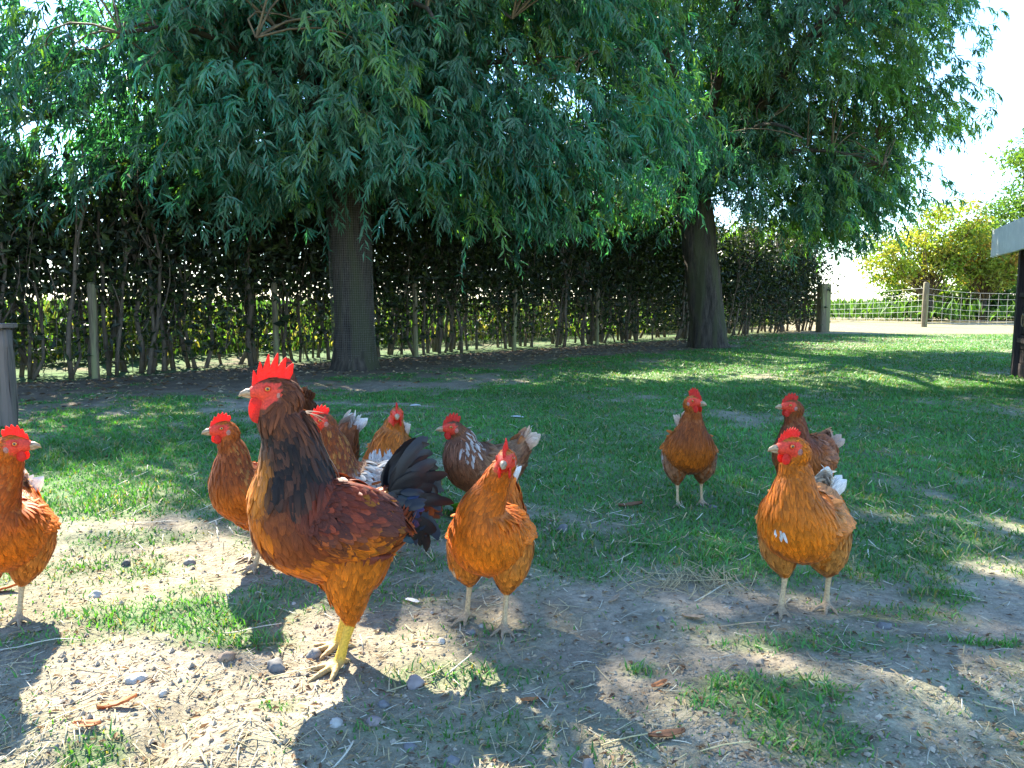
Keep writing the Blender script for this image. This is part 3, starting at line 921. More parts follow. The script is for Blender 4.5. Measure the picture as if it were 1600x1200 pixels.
YG = [[0.22, 0.31, 0.03], [0.28, 0.33, 0.04], [0.17, 0.28, 0.03], [0.32, 0.29, 0.05]]
GR = [[0.05, 0.11, 0.025], [0.07, 0.15, 0.03], [0.035, 0.085, 0.025]]
leafy("bush", "yellow-green feathery bush behind the pale fence post", "bush", ground(1450, 503),
      [(-0.9, 0, 2.6, 1.6, 1.1, 0.9), (0.6, 0, 3.2, 1.4, 1.0, 1.2), (-1.6, 0, 1.9, 0.9, 0.8, 0.5), (-0.2, 0, 1.6, 1.4, 0.9, 0.8)], 6500, YG, 0.17, 51, 1.5, 0.09)
leafy("bush", "orange-tinted yellow bush beside the shed's white board", "bush", ground(1535, 503),
      [(-0.4, 0, 2.7, 1.3, 1.0, 0.9), (0.5, 0, 2.2, 1.1, 1.0, 0.9), (0.1, -0.3, 1.6, 0.8, 0.6, 0.35)], 6000, [[0.25, 0.27, 0.04], [0.22, 0.28, 0.04], [0.34, 0.22, 0.05], [0.18, 0.25, 0.03]], 0.18, 52, 1.4, 0.08)
leafy("bush", "dark glossy green bush low behind the wire-net fence", "bush", ground(1500, 501),
      [(-1.5, 0.6, 0.9, 1.3, 0.9, 0.9), (0.4, 0.6, 1.0, 1.4, 0.9, 1.0), (2.0, 0.6, 1.2, 1.4, 1.0, 1.2)], 14000, GR, 0.16, 53, 0.8, 0.06)
leafy("tree", "tall light green tree rising behind the shed roof", "tree", (26.5, 38.0),
      [(0, 0, 5.6, 2.8, 2.4, 2.8), (-2.4, 0, 4.0, 2.0, 1.6, 1.8), (0.6, 0, 7.6, 2.4, 2.0, 2.4), (1.0, 0, 3.5, 2.7, 2.0, 2.2)], 16000, [[0.10, 0.20, 0.035], [0.14, 0.24, 0.04], [0.07, 0.15, 0.03]], 0.24, 54, 4.0, 0.22)


def crop():
    r = np.random.default_rng(71)
    n = 18000
    x = r.uniform(-34, 34, n); y = 28.5 + r.uniform(0, 16, n) + np.maximum(0, -x) * 0.3
    h = r.uniform(0.5, 0.95, n)
    P = np.stack([x, y, r.uniform(0, 0.45, n) * h], 1)
    D = unit(np.stack([r.normal(0, 0.35, n), r.normal(0, 0.35, n), np.ones(n)], 1)); Nn = rand_unit(n, r)
    pal = np.array([[0.08, 0.17, 0.03], [0.11, 0.21, 0.04], [0.06, 0.13, 0.03]])
    C = pal[r.integers(0, 3, n)] * r.uniform(0.7, 1.3, (n, 1))
    mb = MB(); V, F, CC = leaf_cards(P, D, Nn, h * 0.75, 0.05 + 0.06 * h, C, sag=0.3); mb.add(V, F, CC)
    tag(mb.build("crop_field", M_BRIGHT, None, False), "bright green standing crop in the far field", "crop", kind="stuff")


crop()


# ------------------------------------------------------------------ chickens
def catmull(A, n):
    A = np.asarray(A, float); m = len(A)
    t = np.linspace(0, m - 1, n); i = np.minimum(t.astype(int), m - 2); f = (t - i)[:, None]
    P0 = A[np.maximum(i - 1, 0)]; P1 = A[i]; P2 = A[i + 1]; P3 = A[np.minimum(i + 2, m - 1)]
    return t, 0.5 * (2 * P1 + (P2 - P0) * f + (2 * P0 - 5 * P1 + 4 * P2 - P3) * f ** 2 + (3 * P1 - P0 - 3 * P2 + P3) * f ** 3)


class Loft:
    """smooth tube through stations (x, y, z, side radius, dorsal radius, yaw), head to tail"""
    def __init__(s, st, n=150, shear=None):
        s.shear = shear
        s.t, A = catmull(st, n)
        s.C = A[:, :3]; s.rs = np.maximum(A[:, 3], 0.003); s.ru = np.maximum(A[:, 4], 0.003)
        s.T = unit(np.gradient(s.C, axis=0))
        k = np.ones(9) / 9
        for c in range(3): s.T[4:-4, c] = np.convolve(s.T[:, c], k, 'valid')
        s.T = unit(s.T)
        yaw = A[:, 5]
        S0 = np.stack([-np.sin(yaw), np.cos(yaw), 0 * yaw], 1)
        s.S = unit(S0 - s.T * np.sum(S0 * s.T, 1, keepdims=True)); s.N = np.cross(s.S, s.T)

    def at(s, t, th):
        f = lambda a: np.stack([np.interp(t, s.t, a[:, k]) for k in range(3)], 1)
        C, S, Nn = f(s.C), unit(f(s.S)), unit(f(s.N))
        rs = np.interp(t, s.t, s.rs); ru = np.interp(t, s.t, s.ru)
        P = C + S * (rs * np.cos(th))[:, None] + Nn * (ru * np.sin(th))[:, None]
        if s.shear: P[:, 1] -= s.shear[0] * s.shear[2] * np.maximum(0, P[:, 2] - s.shear[1]) ** 1.0
        return P

    def frame(s, t, th):
        P = s.at(t, th)
        e = 0.03
        D = unit(s.at(np.minimum(t + e, s.t[-1]), th) - s.at(np.maximum(t - e, 0), th))
        Q = s.at(t, th + 0.02) - s.at(t, th - 0.02)
        T = np.stack([np.interp(t, s.t, s.T[:, k]) for k in range(3)], 1)
        bad = np.sum(D * T, 1) < 0.1
        D[bad] = T[bad]
        Nn = unit(np.cross(D, Q))
        C = np.stack([np.interp(t, s.t, s.C[:, k]) for k in range(3)], 1)
        sg = np.sign(np.sum(Nn * (P - C), 1)); sg[sg == 0] = 1
        return P, D, Nn * sg[:, None]

    def area_sample(s, n, t0, t1, r):
        tg = np.linspace(t0, t1, 160); hg = np.linspace(0, 2 * math.pi, 49)[:-1]
        TT, HH = np.meshgrid(tg, hg, indexing='ij'); tt, hh = TT.ravel(), HH.ravel()
        e = 0.02
        a = np.linalg.norm(np.cross(s.at(tt + e, hh) - s.at(tt - e, hh), s.at(tt, hh + e) - s.at(tt, hh - e)), axis=1) + 1e-9
        cdf = np.cumsum(a) / a.sum()
        i = np.searchsorted(cdf, (np.arange(n) + r.random(n)) / n); i = np.minimum(i, len(tt) - 1)
        t = tt[i] + r.uniform(-.5, .5, n) * (tg[1] - tg[0]); h = hh[i] + r.uniform(-.5, .5, n) * (hg[1] - hg[0])
        return np.clip(t, t0, t1), h

    def tubemesh(s, nseg=30):
        th = np.arange(nseg) * 2 * math.pi / nseg
        V = s.C[:, None] + s.S[:, None] * (s.rs[:, None] * np.cos(th))[..., None] + s.N[:, None] * (s.ru[:, None] * np.sin(th))[..., None]
        m = len(s.C)
        i = np.arange(m - 1)[:, None] * nseg; j = np.arange(nseg)[None]; k = (j + 1) % nseg
        F = np.stack([i + j, i + k, i + nseg + k, i + nseg + j], -1).reshape(-1, 4)
        V = np.concatenate([V.reshape(-1, 3), s.C[:1], s.C[-1:]])
        if s.shear: V[:, 1] -= s.shear[0] * s.shear[2] * np.maximum(0, V[:, 2] - s.shear[1])
        j = np.arange(nseg); k = (j + 1) % nseg
        F2 = np.concatenate([np.stack([k, j, np.full(nseg, m * nseg)], -1), np.stack([(m - 1) * nseg + j, (m - 1) * nseg + k, np.full(nseg, m * nseg + 1)], -1)])
        return V, [F, F2]


FU = np.array([0, 0.3, 0.62, 0.88]); FW = np.array([0.5, 1.0, 0.95, 0.6])


def feathers(mb, P, D, Nn, L, W, lift, col, tip, r, curl=0.25, tipw=0.0):
    n = len(P)
    D = unit(D - Nn * np.sum(D * Nn, 1, keepdims=True))
    B = np.cross(Nn, D)
    D2 = unit(D + Nn * lift[:, None]); N2 = np.cross(D2, B) * -1
    N2 *= np.sign(np.sum(N2 * Nn, 1, keepdims=True))
    V = np.empty((n, 9, 3)); C = np.empty((n, 9, 3)); NN = np.empty((n, 9, 3)); U = np.empty((n, 9, 2))
    ru = r.random((n, 2)) * 50
    for k in range(4):
        u = FU[k]
        cen = P + D2 * (L * u)[:, None] - N2 * (L * curl * u * u)[:, None] + Nn * 0.0012
        for q, sg in enumerate((-1, 1)):
            V[:, 2 * k + q] = cen + B * (W * FW[k] * 0.5 * sg)[:, None] - N2 * (W * 0.10 * FW[k])[:, None]
            NN[:, 2 * k + q] = unit(N2 + B * sg * 0.35 + D2 * (2 * curl * u * 0.6))
            C[:, 2 * k + q] = col * (0.62 + 0.38 * min(1, u * 1.8)) * (1 - u ** 2) + tip * u ** 2
            U[:, 2 * k + q, 0] = ru[:, 0] + sg * 0.5; U[:, 2 * k + q, 1] = ru[:, 1] + u
    V[:, 8] = P + D2 * L[:, None] - N2 * (L * curl)[:, None] + Nn * 0.0012
    NN[:, 8] = unit(N2 + D2 * curl * 1.2); C[:, 8] = tip; U[:, 8, 0] = ru[:, 0]; U[:, 8, 1] = ru[:, 1] + 1
    i = np.arange(n)[:, None] * 9
    Q = np.concatenate([i + np.array([[2 * k + 1, 2 * k, 2 * k + 2, 2 * k + 3]]) for k in range(3)])
    T = i + np.array([[7, 6, 8]])
    mb.add(V.reshape(-1, 3), [Q, T], C.reshape(-1, 3), NN.reshape(-1, 3), U.reshape(-1, 2))


def quill(name, base, d0, up, L, W, curv, col, tip, mat, parent, seed, n=10, rounded=0.75, twist=0.0, splay=0.35):
    """one large feather: a cambered, curved vane with a shaft; curv bends it towards -up"""
    r = np.random.default_rng(seed)
    base = np.asarray(base, float); d = unit(np.asarray(d0, float)); up = unit(np.asarray(up, float) - d * np.dot(up, d)); side = np.cross(up, d)
    pts = []; p = base.copy(); a = 0
    for k in range(n + 1):
        pts.append((p.copy(), d.copy(), up.copy()))
        ang = curv / n * (0.5 + k / n)
        d2 = d * math.cos(ang) - up * math.sin(ang); up = up * math.cos(ang) + d * math.sin(ang); d = d2
        p = p + d * L / n
    ca, sa = math.cos(twist), math.sin(twist)
    V = []; C = []; U = []
    off = r.random(2) * 30
    for k, (p, dd, uu) in enumerate(pts):
        u = k / n
        w = W * 0.5 * min(1, 0.35 + 3.2 * u) * (1 - max(0, (u - rounded) / (1 - rounded)) ** 2.2) ** 0.5
        if k == n: w = W * 0.06
        s_ = side * ca + uu * sa
        nn = np.cross(dd, s_)
        jag = 1 + r.uniform(-0.07, 0.07)
        for q, (x, h) in enumerate(((-1, -splay), (-0.5, -splay * 0.3), (0, 0.06), (0.5, -splay * 0.3), (1, -splay))):
            V.append(p + s_ * w * x * jag + nn * w * h * np.sign(np.dot(nn, uu) + 1e-6)); C.append(np.asarray(col) * (1 - u) + np.asarray(tip) * u if True else col); U.append((off[0] + x * 0.5 * 3, off[1] + u * 2))
    i = np.arange(n)[:, None] * 5; j = np.arange(4)[None]
    F = np.stack([i + j, i + j + 1, i + 5 + j + 1, i + 5 + j], -1).reshape(-1, 4)
    mb = MB(); mb.add(np.array(V), F, np.array(C), None, np.array(U, float))
    return mb.build(name, mat, parent)


def comb_mesh(C, f, l, u, hl, hh, H, teeth, seed, length=1.0, lean=0.25, sharp=0.6, flop=0.0):
    r = np.random.default_rng(seed)
    B0 = C + f * hl * 1.02 + u * hh * 0.25; B1 = C + f * hl * 0.45 + u * hh * 1.45; B2 = C - f * hl * 0.75 * length + u * hh * 1.0
    nu, nv = 11 * teeth, 6
    V = []
    amp = r.uniform(0.85, 1.1, teeth + 1)
    for i in range(nu + 1):
        a = i / nu
        b = B0 * (1 - a) ** 2 + 2 * B1 * a * (1 - a) + B2 * a * a
        x = a * teeth; k = int(min(x, teeth - 1)); fr = x - k
        tooth = (1 - abs(2 * fr - 1)) ** 0.9
        env = (math.sin(math.pi * (0.12 + 0.80 * a)) ** 0.8)
        h = H * env * ((1 - sharp) + sharp * tooth * amp[k])
        g = unit(u * 1.0 + f * (0.45 - 0.9 * a) * 0.8)
        for sd in (1, -1):
            for j in range(nv):
                v = j / (nv - 1)
                th = 0.0048 * (1 - 0.72 * v) * (1.0 if 0.03 < a < 0.97 else 0.4) * (H / 0.03) ** 0.3
                p = b - u * 0.006 + g * (h + 0.006) * v - f * (lean * h * v * v) + l * (sd * th + flop * H * v * v + 0.0015 * math.sin(9 * a + 4 * v))
                V.append(p)
    V = np.array(V)
    F = []
    st = 2 * nv
    for i in range(nu):
        for j in range(nv - 1):
            a = i * st + j
            F.append((a, a + st, a + st + 1, a + 1))
            b = i * st + nv + j
            F.append((b, b + 1, b + st + 1, b + st))
        a = i * st + nv - 1; b = i * st + 2 * nv - 1
        F.append((a, a + st, b + st, b))
    for i in (0, nu):
        for j in range(nv - 1):
            a = i * st + j; b = i * st + nv + j
            F.append((a, a + 1, b + 1, b) if i == 0 else (a, b, b + 1, a + 1))
    return V, np.array(F)


def ellipsoid(c, ax, n=14, m=10, drop=0.0):
    """ax: three scaled axis vectors"""
    V = []
    for i in range(m + 1):
        ph = math.pi * i / m
        for j in range(n):
            th = 2 * math.pi * j / n
            a, b, cc = math.sin(ph) * math.cos(th), math.sin(ph) * math.sin(th), math.cos(ph)
            k = 1 - drop * (cc * 0.5 + 0.5)
            V.append(c + ax[0] * a * k + ax[1] * b * k + ax[2] * cc)
    F = [(i * n + j, i * n + (j + 1) % n, (i + 1) * n + (j + 1) % n, (i + 1) * n + j) for i in range(m) for j in range(n)]
    return np.array(V), np.array(F)


def build_bird(name, label, cat, px, py, face, kind, headdir, colour, seed, head=(0.10, 0.0, 0.43), headpitch=0.0, lean=0.0, feet=None, nf=3700,
               comb=None, tailcols=None, tail_up=0.0, size=1.0, group=None, voxel=0.005, shank=(0.46, 0.32, 0.17), tail_n=11):
    """face / headdir: world directions (x, y) the body / head point to. Local x is forward, z up."""
    r = np.random.default_rng(seed)
    wx, wy = ground(px, py)
    vd = unit(np.array([wx, wy])); rt = np.array([vd[1], -vd[0]])      # directions are given as seen: right, away
    face = rt * face[0] + vd * face[1]; headdir = rt * headdir[0] + vd * headdir[1]
    yaw = math.atan2(face[1], face[0])
    hy = math.atan2(headdir[1], headdir[0]) - yaw
    hy = (hy + math.pi) % (2 * math.pi) - math.pi
    root = thing(name, (wx, wy, gz(wx, wy) - 0.002), label, cat, group, yaw)
    root.scale = (size, size, size)
    rooster = kind == "rooster"
    f = np.array([math.cos(hy) * math.cos(headpitch), math.sin(hy) * math.cos(headpitch), math.sin(headpitch)])
    l = np.array([-math.sin(hy), math.cos(hy), 0.0]); u = np.cross(f, l)
    C = np.array(head, float)
    hl, hw, hh = (0.032, 0.0215, 0.0255) if not rooster else (0.038, 0.0245, 0.029)
    P = lambda v, rs, ru, y: (v[0], v[1], v[2], rs, ru, y)
    headst = [P(C + f * hl * 1.25 - u * 0.004, 0.010, 0.010, hy), P(C + f * hl * 0.72 - u * 0.001, hw * 0.78, hh * 0.74, hy), P(C, hw, hh, hy)]
    if not rooster:
        nb = np.array([0.072, 0, 0.315]) + np.array([lean * 0.25, 0, 0])
        q = lambda a, dz=0.0: C * (1 - a) + nb * a + np.array([-0.012 * math.sin(math.pi * a), 0, dz])
        neck = [P(C - f * hl * 0.55 - u * 0.012, hw * 1.08, hh * 1.06, hy * 0.9), P(q(0.32), 0.030, 0.032, hy * 0.6), P(q(0.62), 0.039, 0.042, hy * 0.35), P(nb, 0.056, 0.057, hy * 0.1)]
        body = [(0.066, 0, 0.280, 0.078, 0.074, 0), (0.046, 0, 0.243, 0.093, 0.090, 0), (0.004, 0, 0.222, 0.101, 0.093, 0), (-0.05, 0, 0.218, 0.096, 0.086, 0),
                (-0.105, 0, 0.240, 0.074, 0.066, 0), (-0.148, 0, 0.272 + tail_up * 0.3, 0.044, 0.042, 0), (-0.178, 0, 0.298 + tail_up * 0.5, 0.014, 0.014, 0)]
    else:
        nb = np.array([0.108, 0, 0.470])
        neck = [P(C - f * hl * 0.6 - u * 0.014, hw * 1.2, hh * 1.25, hy * 0.9), P(np.array([0.134, 0, 0.585]), 0.040, 0.046, hy * 0.6), P(np.array([0.118, 0, 0.535]), 0.050, 0.056, hy * 0.3), P(nb, 0.066, 0.074, 0)]
        body = [(0.104, 0, 0.408, 0.086, 0.100, 0), (0.082, 0, 0.348, 0.102, 0.120, 0), (0.024, 0, 0.312, 0.106, 0.116, 0), (-0.040, 0, 0.305, 0.094, 0.100, 0),
                (-0.088, 0, 0.322, 0.068, 0.072, 0), (-0.120, 0, 0.350, 0.04, 0.044, 0), (-0.142, 0, 0.370, 0.014, 0.014, 0)]
    st = headst + neck + body
    lf = Loft(st)
    mbb = MB()
    V, F = lf.tubemesh(); mbb.add(V, F)
    # legs
    hz = 0.088 if not rooster else 0.105
    if feet is None: feet = [(0.02, 0.055, 0.0), (-0.01, -0.055, 0.1)]
    thighs = []; legpts = []
    for k, (fx, fy, fyaw) in enumerate(feet):
        sy = 1 if k == 0 else -1
        hip = np.array([-0.01, sy * 0.045, 0.215]) if not rooster else np.array([-0.015, sy * 0.05, 0.27])
        foot = np.array([fx, fy, 0.016])
        hock = foot * 0.8 + hip * 0.2; hock = np.array([foot[0] * 0.85 + hip[0] * 0.15 - 0.022, foot[1] * 0.85 + hip[1] * 0.15, hz])
        mid = (hip + hock) / 2 + np.array([0.012, sy * 0.006, 0.0])
        if not rooster:
            ts = [(*hip, 0.064, 0.072, 0), (*(hip * 0.5 + mid * 0.5), 0.061, 0.068, 0), (*mid, 0.050, 0.055, 0), (*(mid * 0.4 + hock * 0.6), 0.030, 0.033, 0), (*hock, 0.012, 0.0125, 0)]
        else:
            ts = [(*hip, 0.062, 0.085, 0), (*(hip * 0.5 + mid * 0.5), 0.054, 0.075, 0), (*mid, 0.042, 0.056, 0), (*(mid * 0.4 + hock * 0.6), 0.027, 0.033, 0), (*hock, 0.015, 0.016, 0)]
        tl = Loft(ts, 40); thighs.append((tl, sy))
        V, F = tl.tubemesh(18); mbb.add(V, F)
        sr = 0.0072 if not rooster else 0.0115
        pts = np.array([hock, hock * 0.5 + foot * 0.5 + np.array([0.002, 0, 0]), foot + np.array([0, 0, 0.004])])
        V, F = tube(pts, [sr * 1.2, sr * 0.95, sr * 1.15], 10); mbb.add(V, F)
        legpts.append(pts)
        tl_ = 1.0 if not rooster else 1.25
        for ang, ln in ((-0.62, 0.050), (0.0, 0.060), (0.60, 0.048), (math.pi + 0.25 * sy, 0.026)):
            a = fyaw + ang; ln *= tl_
            dv = np.array([math.cos(a), math.sin(a), 0])
            tp = [foot, foot + dv * ln * 0.35 + np.array([0, 0, -0.003]), foot + dv * ln * 0.72 + np.array([0, 0, -0.007]), foot + dv * ln + np.array([0, 0, -0.011]), foot + dv * (ln + 0.012 * tl_) + np.array([0, 0, -0.017])]
            V, F = tube(np.array(tp), np.array([0.0078, 0.0062, 0.0055, 0.0042, 0.0016]) * (1 if not rooster else 1.35), 8); mbb.add(V, F)
            legpts.append(np.array(tp))
    # one continuous skin: voxel union of trunk, neck, head, legs and toes
    tmp = mbb.build("tmp", None)
    md = tmp.modifiers.new("r", 'REMESH'); md.mode = 'VOXEL'; md.voxel_size = voxel
    ms = tmp.modifiers.new("s", 'SMOOTH'); ms.iterations = 2; ms.factor = 0.5
    dg = bpy.context.evaluated_depsgraph_get()
    me = bpy.data.meshes.new_from_object(tmp.evaluated_get(dg)); bpy.data.objects.remove(tmp)
    me.name = "body"
    n = len(me.vertices); co = np.empty(n * 3); me.vertices.foreach_get("co", co); co = co.reshape(-1, 3)
    bc = colour("skin", co, np.full(n, 8.0), np.zeros(n), r)
    rel = co - C; ha, hb, hc = rel @ f, rel @ l, rel @ u
    ha = ha + 0.0035 * np.sin(hc * 700 + hb * 500) + 0.002 * np.sin(hc * 1500)
    isface = (ha > -hl * 0.35) & (hc < hh * 0.62) & (hc > -hh * 1.25) & (np.abs(hb) < hw * 1.3) & (ha > -hl * 0.35 + np.maximum(0, -hc - hh * 0.4) * 1.2)
    bc[isface] = np.array([0.60, 0.045, 0.02])
    dmin = np.full(n, 9.0)
    for pts in legpts:
        for a, b in zip(pts[:-1], pts[1:]):
            ab = b - a; t = np.clip(((co - a) @ ab) / (ab @ ab), 0, 1)
            dmin = np.minimum(dmin, np.linalg.norm(co - a - t[:, None] * ab, axis=1))
    isleg = (dmin < 0.019) & (co[:, 2] < hz - 0.004)
    mud = smooth(0.035, 0.008, co[:, 2])[:, None] * 0.75
    bc[isleg] = (np.array(shank) * (1 - mud) + np.array([0.22, 0.16, 0.11]) * mud)[isleg]
    a = me.color_attributes.new("Col", 'FLOAT_COLOR', 'POINT')
    a.data.foreach_set("color", np.concatenate([bc, np.ones((n, 1))], 1).ravel())
    me.materials.append(M_BODY)
    me.polygons.foreach_set("use_smooth", np.ones(len(me.polygons), bool))
    link("body", me, root)

    # plumage
    mb = MB()
    t, th = lf.area_sample(nf, 1.6, 12.4, r)
    p, D, nn = lf.frame(t, th)
    rel = p - C; ha, hb, hc = rel @ f, rel @ l, rel @ u
    ok = ~((ha > -hl * 0.42) & (hc < hh * 0.66) & (t < 4.2) & (hc > -hh * 1.6) & (ha > -hl * 0.4 + np.maximum(0, -hc - hh * 0.3) * 1.0))
    p, D, nn, t, th = p[ok], D[ok], nn[ok], t[ok], th[ok]
    m = len(p)
    dors = np.sin(th)
    if not rooster:
        L = np.interp(t, [2, 3, 4, 5, 6, 7, 8, 9, 10, 11, 12], [.009, .014, .020, .027, .032, .026, .024, .028, .034, .040, .044])
        W = np.interp(t, [2, 3, 4, 5, 6, 7, 8, 9, 10, 11, 12], [.004, .0050, .0058, .0066, .0074, .009, .0105, .011, .011, .011, .011])
    else:
        L = np.interp(t, [2, 3, 4, 5, 6, 7, 8, 9, 10, 11, 12], [.012, .024, .048, .070, .082, .050, .034, .036, .048, .065, .060])
        W = np.interp(t, [2, 3, 4, 5, 6, 7, 8, 9, 10, 11, 12], [.005, .0065, .0080, .0095, .011, .014, .016, .016, .013, .011, .010])
        front = (dors < -0.35) & (t > 3.5) & (t < 7.5)
        L[front] *= 0.62; W[front] *= 1.25
    L *= r.uniform(0.8, 1.2, m); W *= r.uniform(0.8, 1.2, m)
    lift = r.uniform(0.0, 0.20, m) + np.interp(t, [2, 6, 9, 12], [0.02, 0.02, 0.03, 0.08])
    rear = (t > 9.3) & (dors < 0.1)
    lift[rear] += r.uniform(0, 0.25, rear.sum())
    D = unit(D + r.normal(size=(m, 3)) * 0.16 + np.array([0, 0, -0.10]))
    col = colour("trunk", p, t, th, r)
    tip = colour("tip", p, t, th, r) if rooster else np.clip(col * r.uniform(0.85, 1.25, (m, 1)), 0, 0.9)
    feathers(mb, p, D, nn, L, W, lift, col, tip, r)
    for tl, sy in thighs:
        nt_ = nf // 9
        t2, h2 = tl.area_sample(nt_, 0.2, 3.7, r)
        p, D, nn = tl.frame(t2, h2)
        L = r.uniform(0.018, 0.034, nt_) * (1.25 if rooster else 1) * np.interp(t2, [0, 3, 4], [1, 0.85, 0.5]); W = r.uniform(0.008, 0.013, nt_)
        D = unit(D + r.normal(size=(nt_, 3)) * 0.16)
        col = colour("thigh", p, t2, h2, r)
        feathers(mb, p, D, nn, L, W, r.uniform(0.02, 0.22, nt_), col, np.clip(col * r.uniform(0.9, 1.35, (nt_, 1)), 0, .9), r)
    # downy fringe under the belly and rump
    nd = nf // 8
    t3 = r.uniform(8.6, 11.6, nd); h3 = -math.pi / 2 + r.normal(0, 0.75, nd)
    p, D, nn = lf.frame(t3, h3)
    D = unit(D * 0.6 + nn * 0.35 + np.array([0, 0, -0.45]) + r.normal(size=(nd, 3)) * 0.25)
    col = colour("fluff", p, t3, h3, r)
    feathers(mb, p, D, nn, r.uniform(0.02, 0.042, nd) * (1.3 if rooster else 1), r.uniform(0.006, 0.011, nd), r.uniform(0.0, 0.35, nd), col, np.clip(col * 1.2, 0, .9), r)
    pl = mb.build("plumage", M_FEATHER, root, True); tag(pl, kind="stuff")

    # folded wings
    for sy in (1, -1):
        mw = MB()
        if not rooster:
            ws = [(0.066, sy * 0.058, 0.275, 0.008, 0.012, 0), (0.045, sy * 0.078, 0.262, 0.012, 0.034, 0), (0.0, sy * 0.090, 0.248, 0.015, 0.048, 0),
                  (-0.05, sy * 0.088, 0.242, 0.014, 0.047, 0), (-0.10, sy * 0.070, 0.246, 0.010, 0.034, 0), (-0.150, sy * 0.046, 0.262, 0.005, 0.013, 0)]
        else:
            ws = [(0.105, sy * 0.070, 0.405, 0.012, 0.020, 0), (0.080, sy * 0.094, 0.385, 0.018, 0.058, 0), (0.025, sy * 0.109, 0.355, 0.021, 0.074, 0),
                  (-0.030, sy * 0.104, 0.338, 0.020, 0.068, 0), (-0.068, sy * 0.088, 0.326, 0.014, 0.050, 0), (-0.110, sy * 0.064, 0.318, 0.006, 0.018, 0)]
        wl = Loft(ws, 60, (sy, 0.235, 0.75) if not rooster else (sy, 0.335, 0.55))
        V, F = wl.tubemesh(18)
        wc = colour("wing", V, np.full(len(V), 2.0), np.zeros(len(V)), r)
        mw.add(V, F, wc, np.tile([[0, sy, 0.2]], (len(V), 1)).astype(float), np.zeros((len(V), 2)))
        nw = nf // 6
        tw = r.uniform(0.1, 4.6, nw)
        hw_ = (0 if sy > 0 else math.pi) + r.uniform(-1.45, 1.45, nw)
        p, D, nn = wl.frame(tw, hw_)
        D = unit(D + np.array([0, 0, -0.16]) + r.normal(size=(nw, 3)) * 0.09)
        L = np.interp(tw, [0, 1.5, 3, 5], [.022, .030, .048, .065]) * r.uniform(.85, 1.15, nw) * (1.25 if rooster else 1)
        W = np.interp(tw, [0, 1.5, 3, 5], [.012, .015, .017, .016]) * r.uniform(.9, 1.1, nw) * (1.15 if rooster else 1)
        col = colour("wing", p, tw, hw_, r)
        feathers(mw, p, D, nn, L, W, r.uniform(0.0, 0.10, nw), col, np.clip(col * r.uniform(0.9, 1.45, (nw, 1)), 0, .9), r, 0.12)
        mw.build("wing", M_FEATHER, root)
    # head furniture
    H, teeth, ln, flop = comb if comb else (0.024, 6, 0.8, 0.0)
    V, F = comb_mesh(C, f, l, u, hl, hh, H, teeth, seed, ln, 0.25, 0.62 if rooster else 0.42, flop)
    mbc = MB(); mbc.add(V, F); mbc.build("comb", M_COMB, root)
    wl_, ww = (0.028, 0.0155) if rooster else (0.0135, 0.009)
    for sy in (1, -1):
        top_ = C + f * hl * (0.85 if rooster else 0.62) - u * hh * 0.62 + l * sy * 0.009
        ax = [f * ww * 1.35 - u * 0.2 * ww, l * 0.0042 + u * 0.0005, u * wl_ + f * wl_ * 0.12]
        V, F = ellipsoid(top_ - u * wl_ * 0.72 + l * sy * 0.003, ax, 16, 12, 0.28)
        m_ = MB(); m_.add(V, F); m_.build("wattle", M_COMB, root)
        V, F = ellipsoid(C - f * hl * 0.30 - u * hh * 0.30 + l * sy * hw * 0.93, [f * 0.0075, l * 0.004, u * 0.009 * (1.3 if rooster else 1)], 12, 8)
        m_ = MB(); m_.add(V, F); m_.build("earlobe", M_LOBE, root)
        ec = C + f * hl * 0.30 + u * hh * 0.22 + l * sy * hw * 0.86
        V, F = ellipsoid(ec, [f * 0.0062, l * 0.0040, u * 0.0056], 14, 8)
        m_ = MB(); m_.add(V, F); eo = m_.build("eye", M_IRIS, root)
        V, F = ellipsoid(ec + l * sy * 0.0031, [f * 0.0029, l * 0.0016, u * 0.0029], 10, 6)
        m_ = MB(); m_.add(V, F); m_.build("pupil", M_PUPIL, eo)
        V, F = tube(np.array([ec + f * 0.0068 * math.cos(a) + u * 0.0060 * math.sin(a) + l * sy * 0.0015 for a in np.linspace(0, 2 * math.pi, 15)]), 0.0013, 5, False)
        m_ = MB(); m_.add(V, F); m_.build("eyelid", M_COMB, eo)
    bl = 0.027 if not rooster else 0.030
    b0 = C + f * hl * 1.02 - u * 0.002
    mbk = MB()
    pts = np.array([b0, b0 + f * bl * 0.45 + u * 0.0006, b0 + f * bl * 0.8 - u * 0.0022, b0 + f * bl - u * 0.0075])
    V, F = tube(pts, [0.0098, 0.0078, 0.0048, 0.0010], 12); mbk.add(V, F)
    pts = np.array([b0 - u * 0.0065, b0 + f * bl * 0.4 - u * 0.0070, b0 + f * bl * 0.76 - u * 0.0072])
    V, F = tube(pts, [0.0068, 0.0048, 0.0012], 10); mbk.add(V, F)
    bk = mbk.build("beak", M_BEAK, root)
    for sy in (1, -1):
        V, F = ellipsoid(b0 + f * bl * 0.28 + l * sy * 0.0072 + u * 0.0035, [f * 0.0024, l * 0.0012, u * 0.0010], 8, 5)
        m_ = MB(); m_.add(V, F); m_.build("nostril", M_PUPIL, bk)
    # tail
    tb = np.array(body[-2][:3])
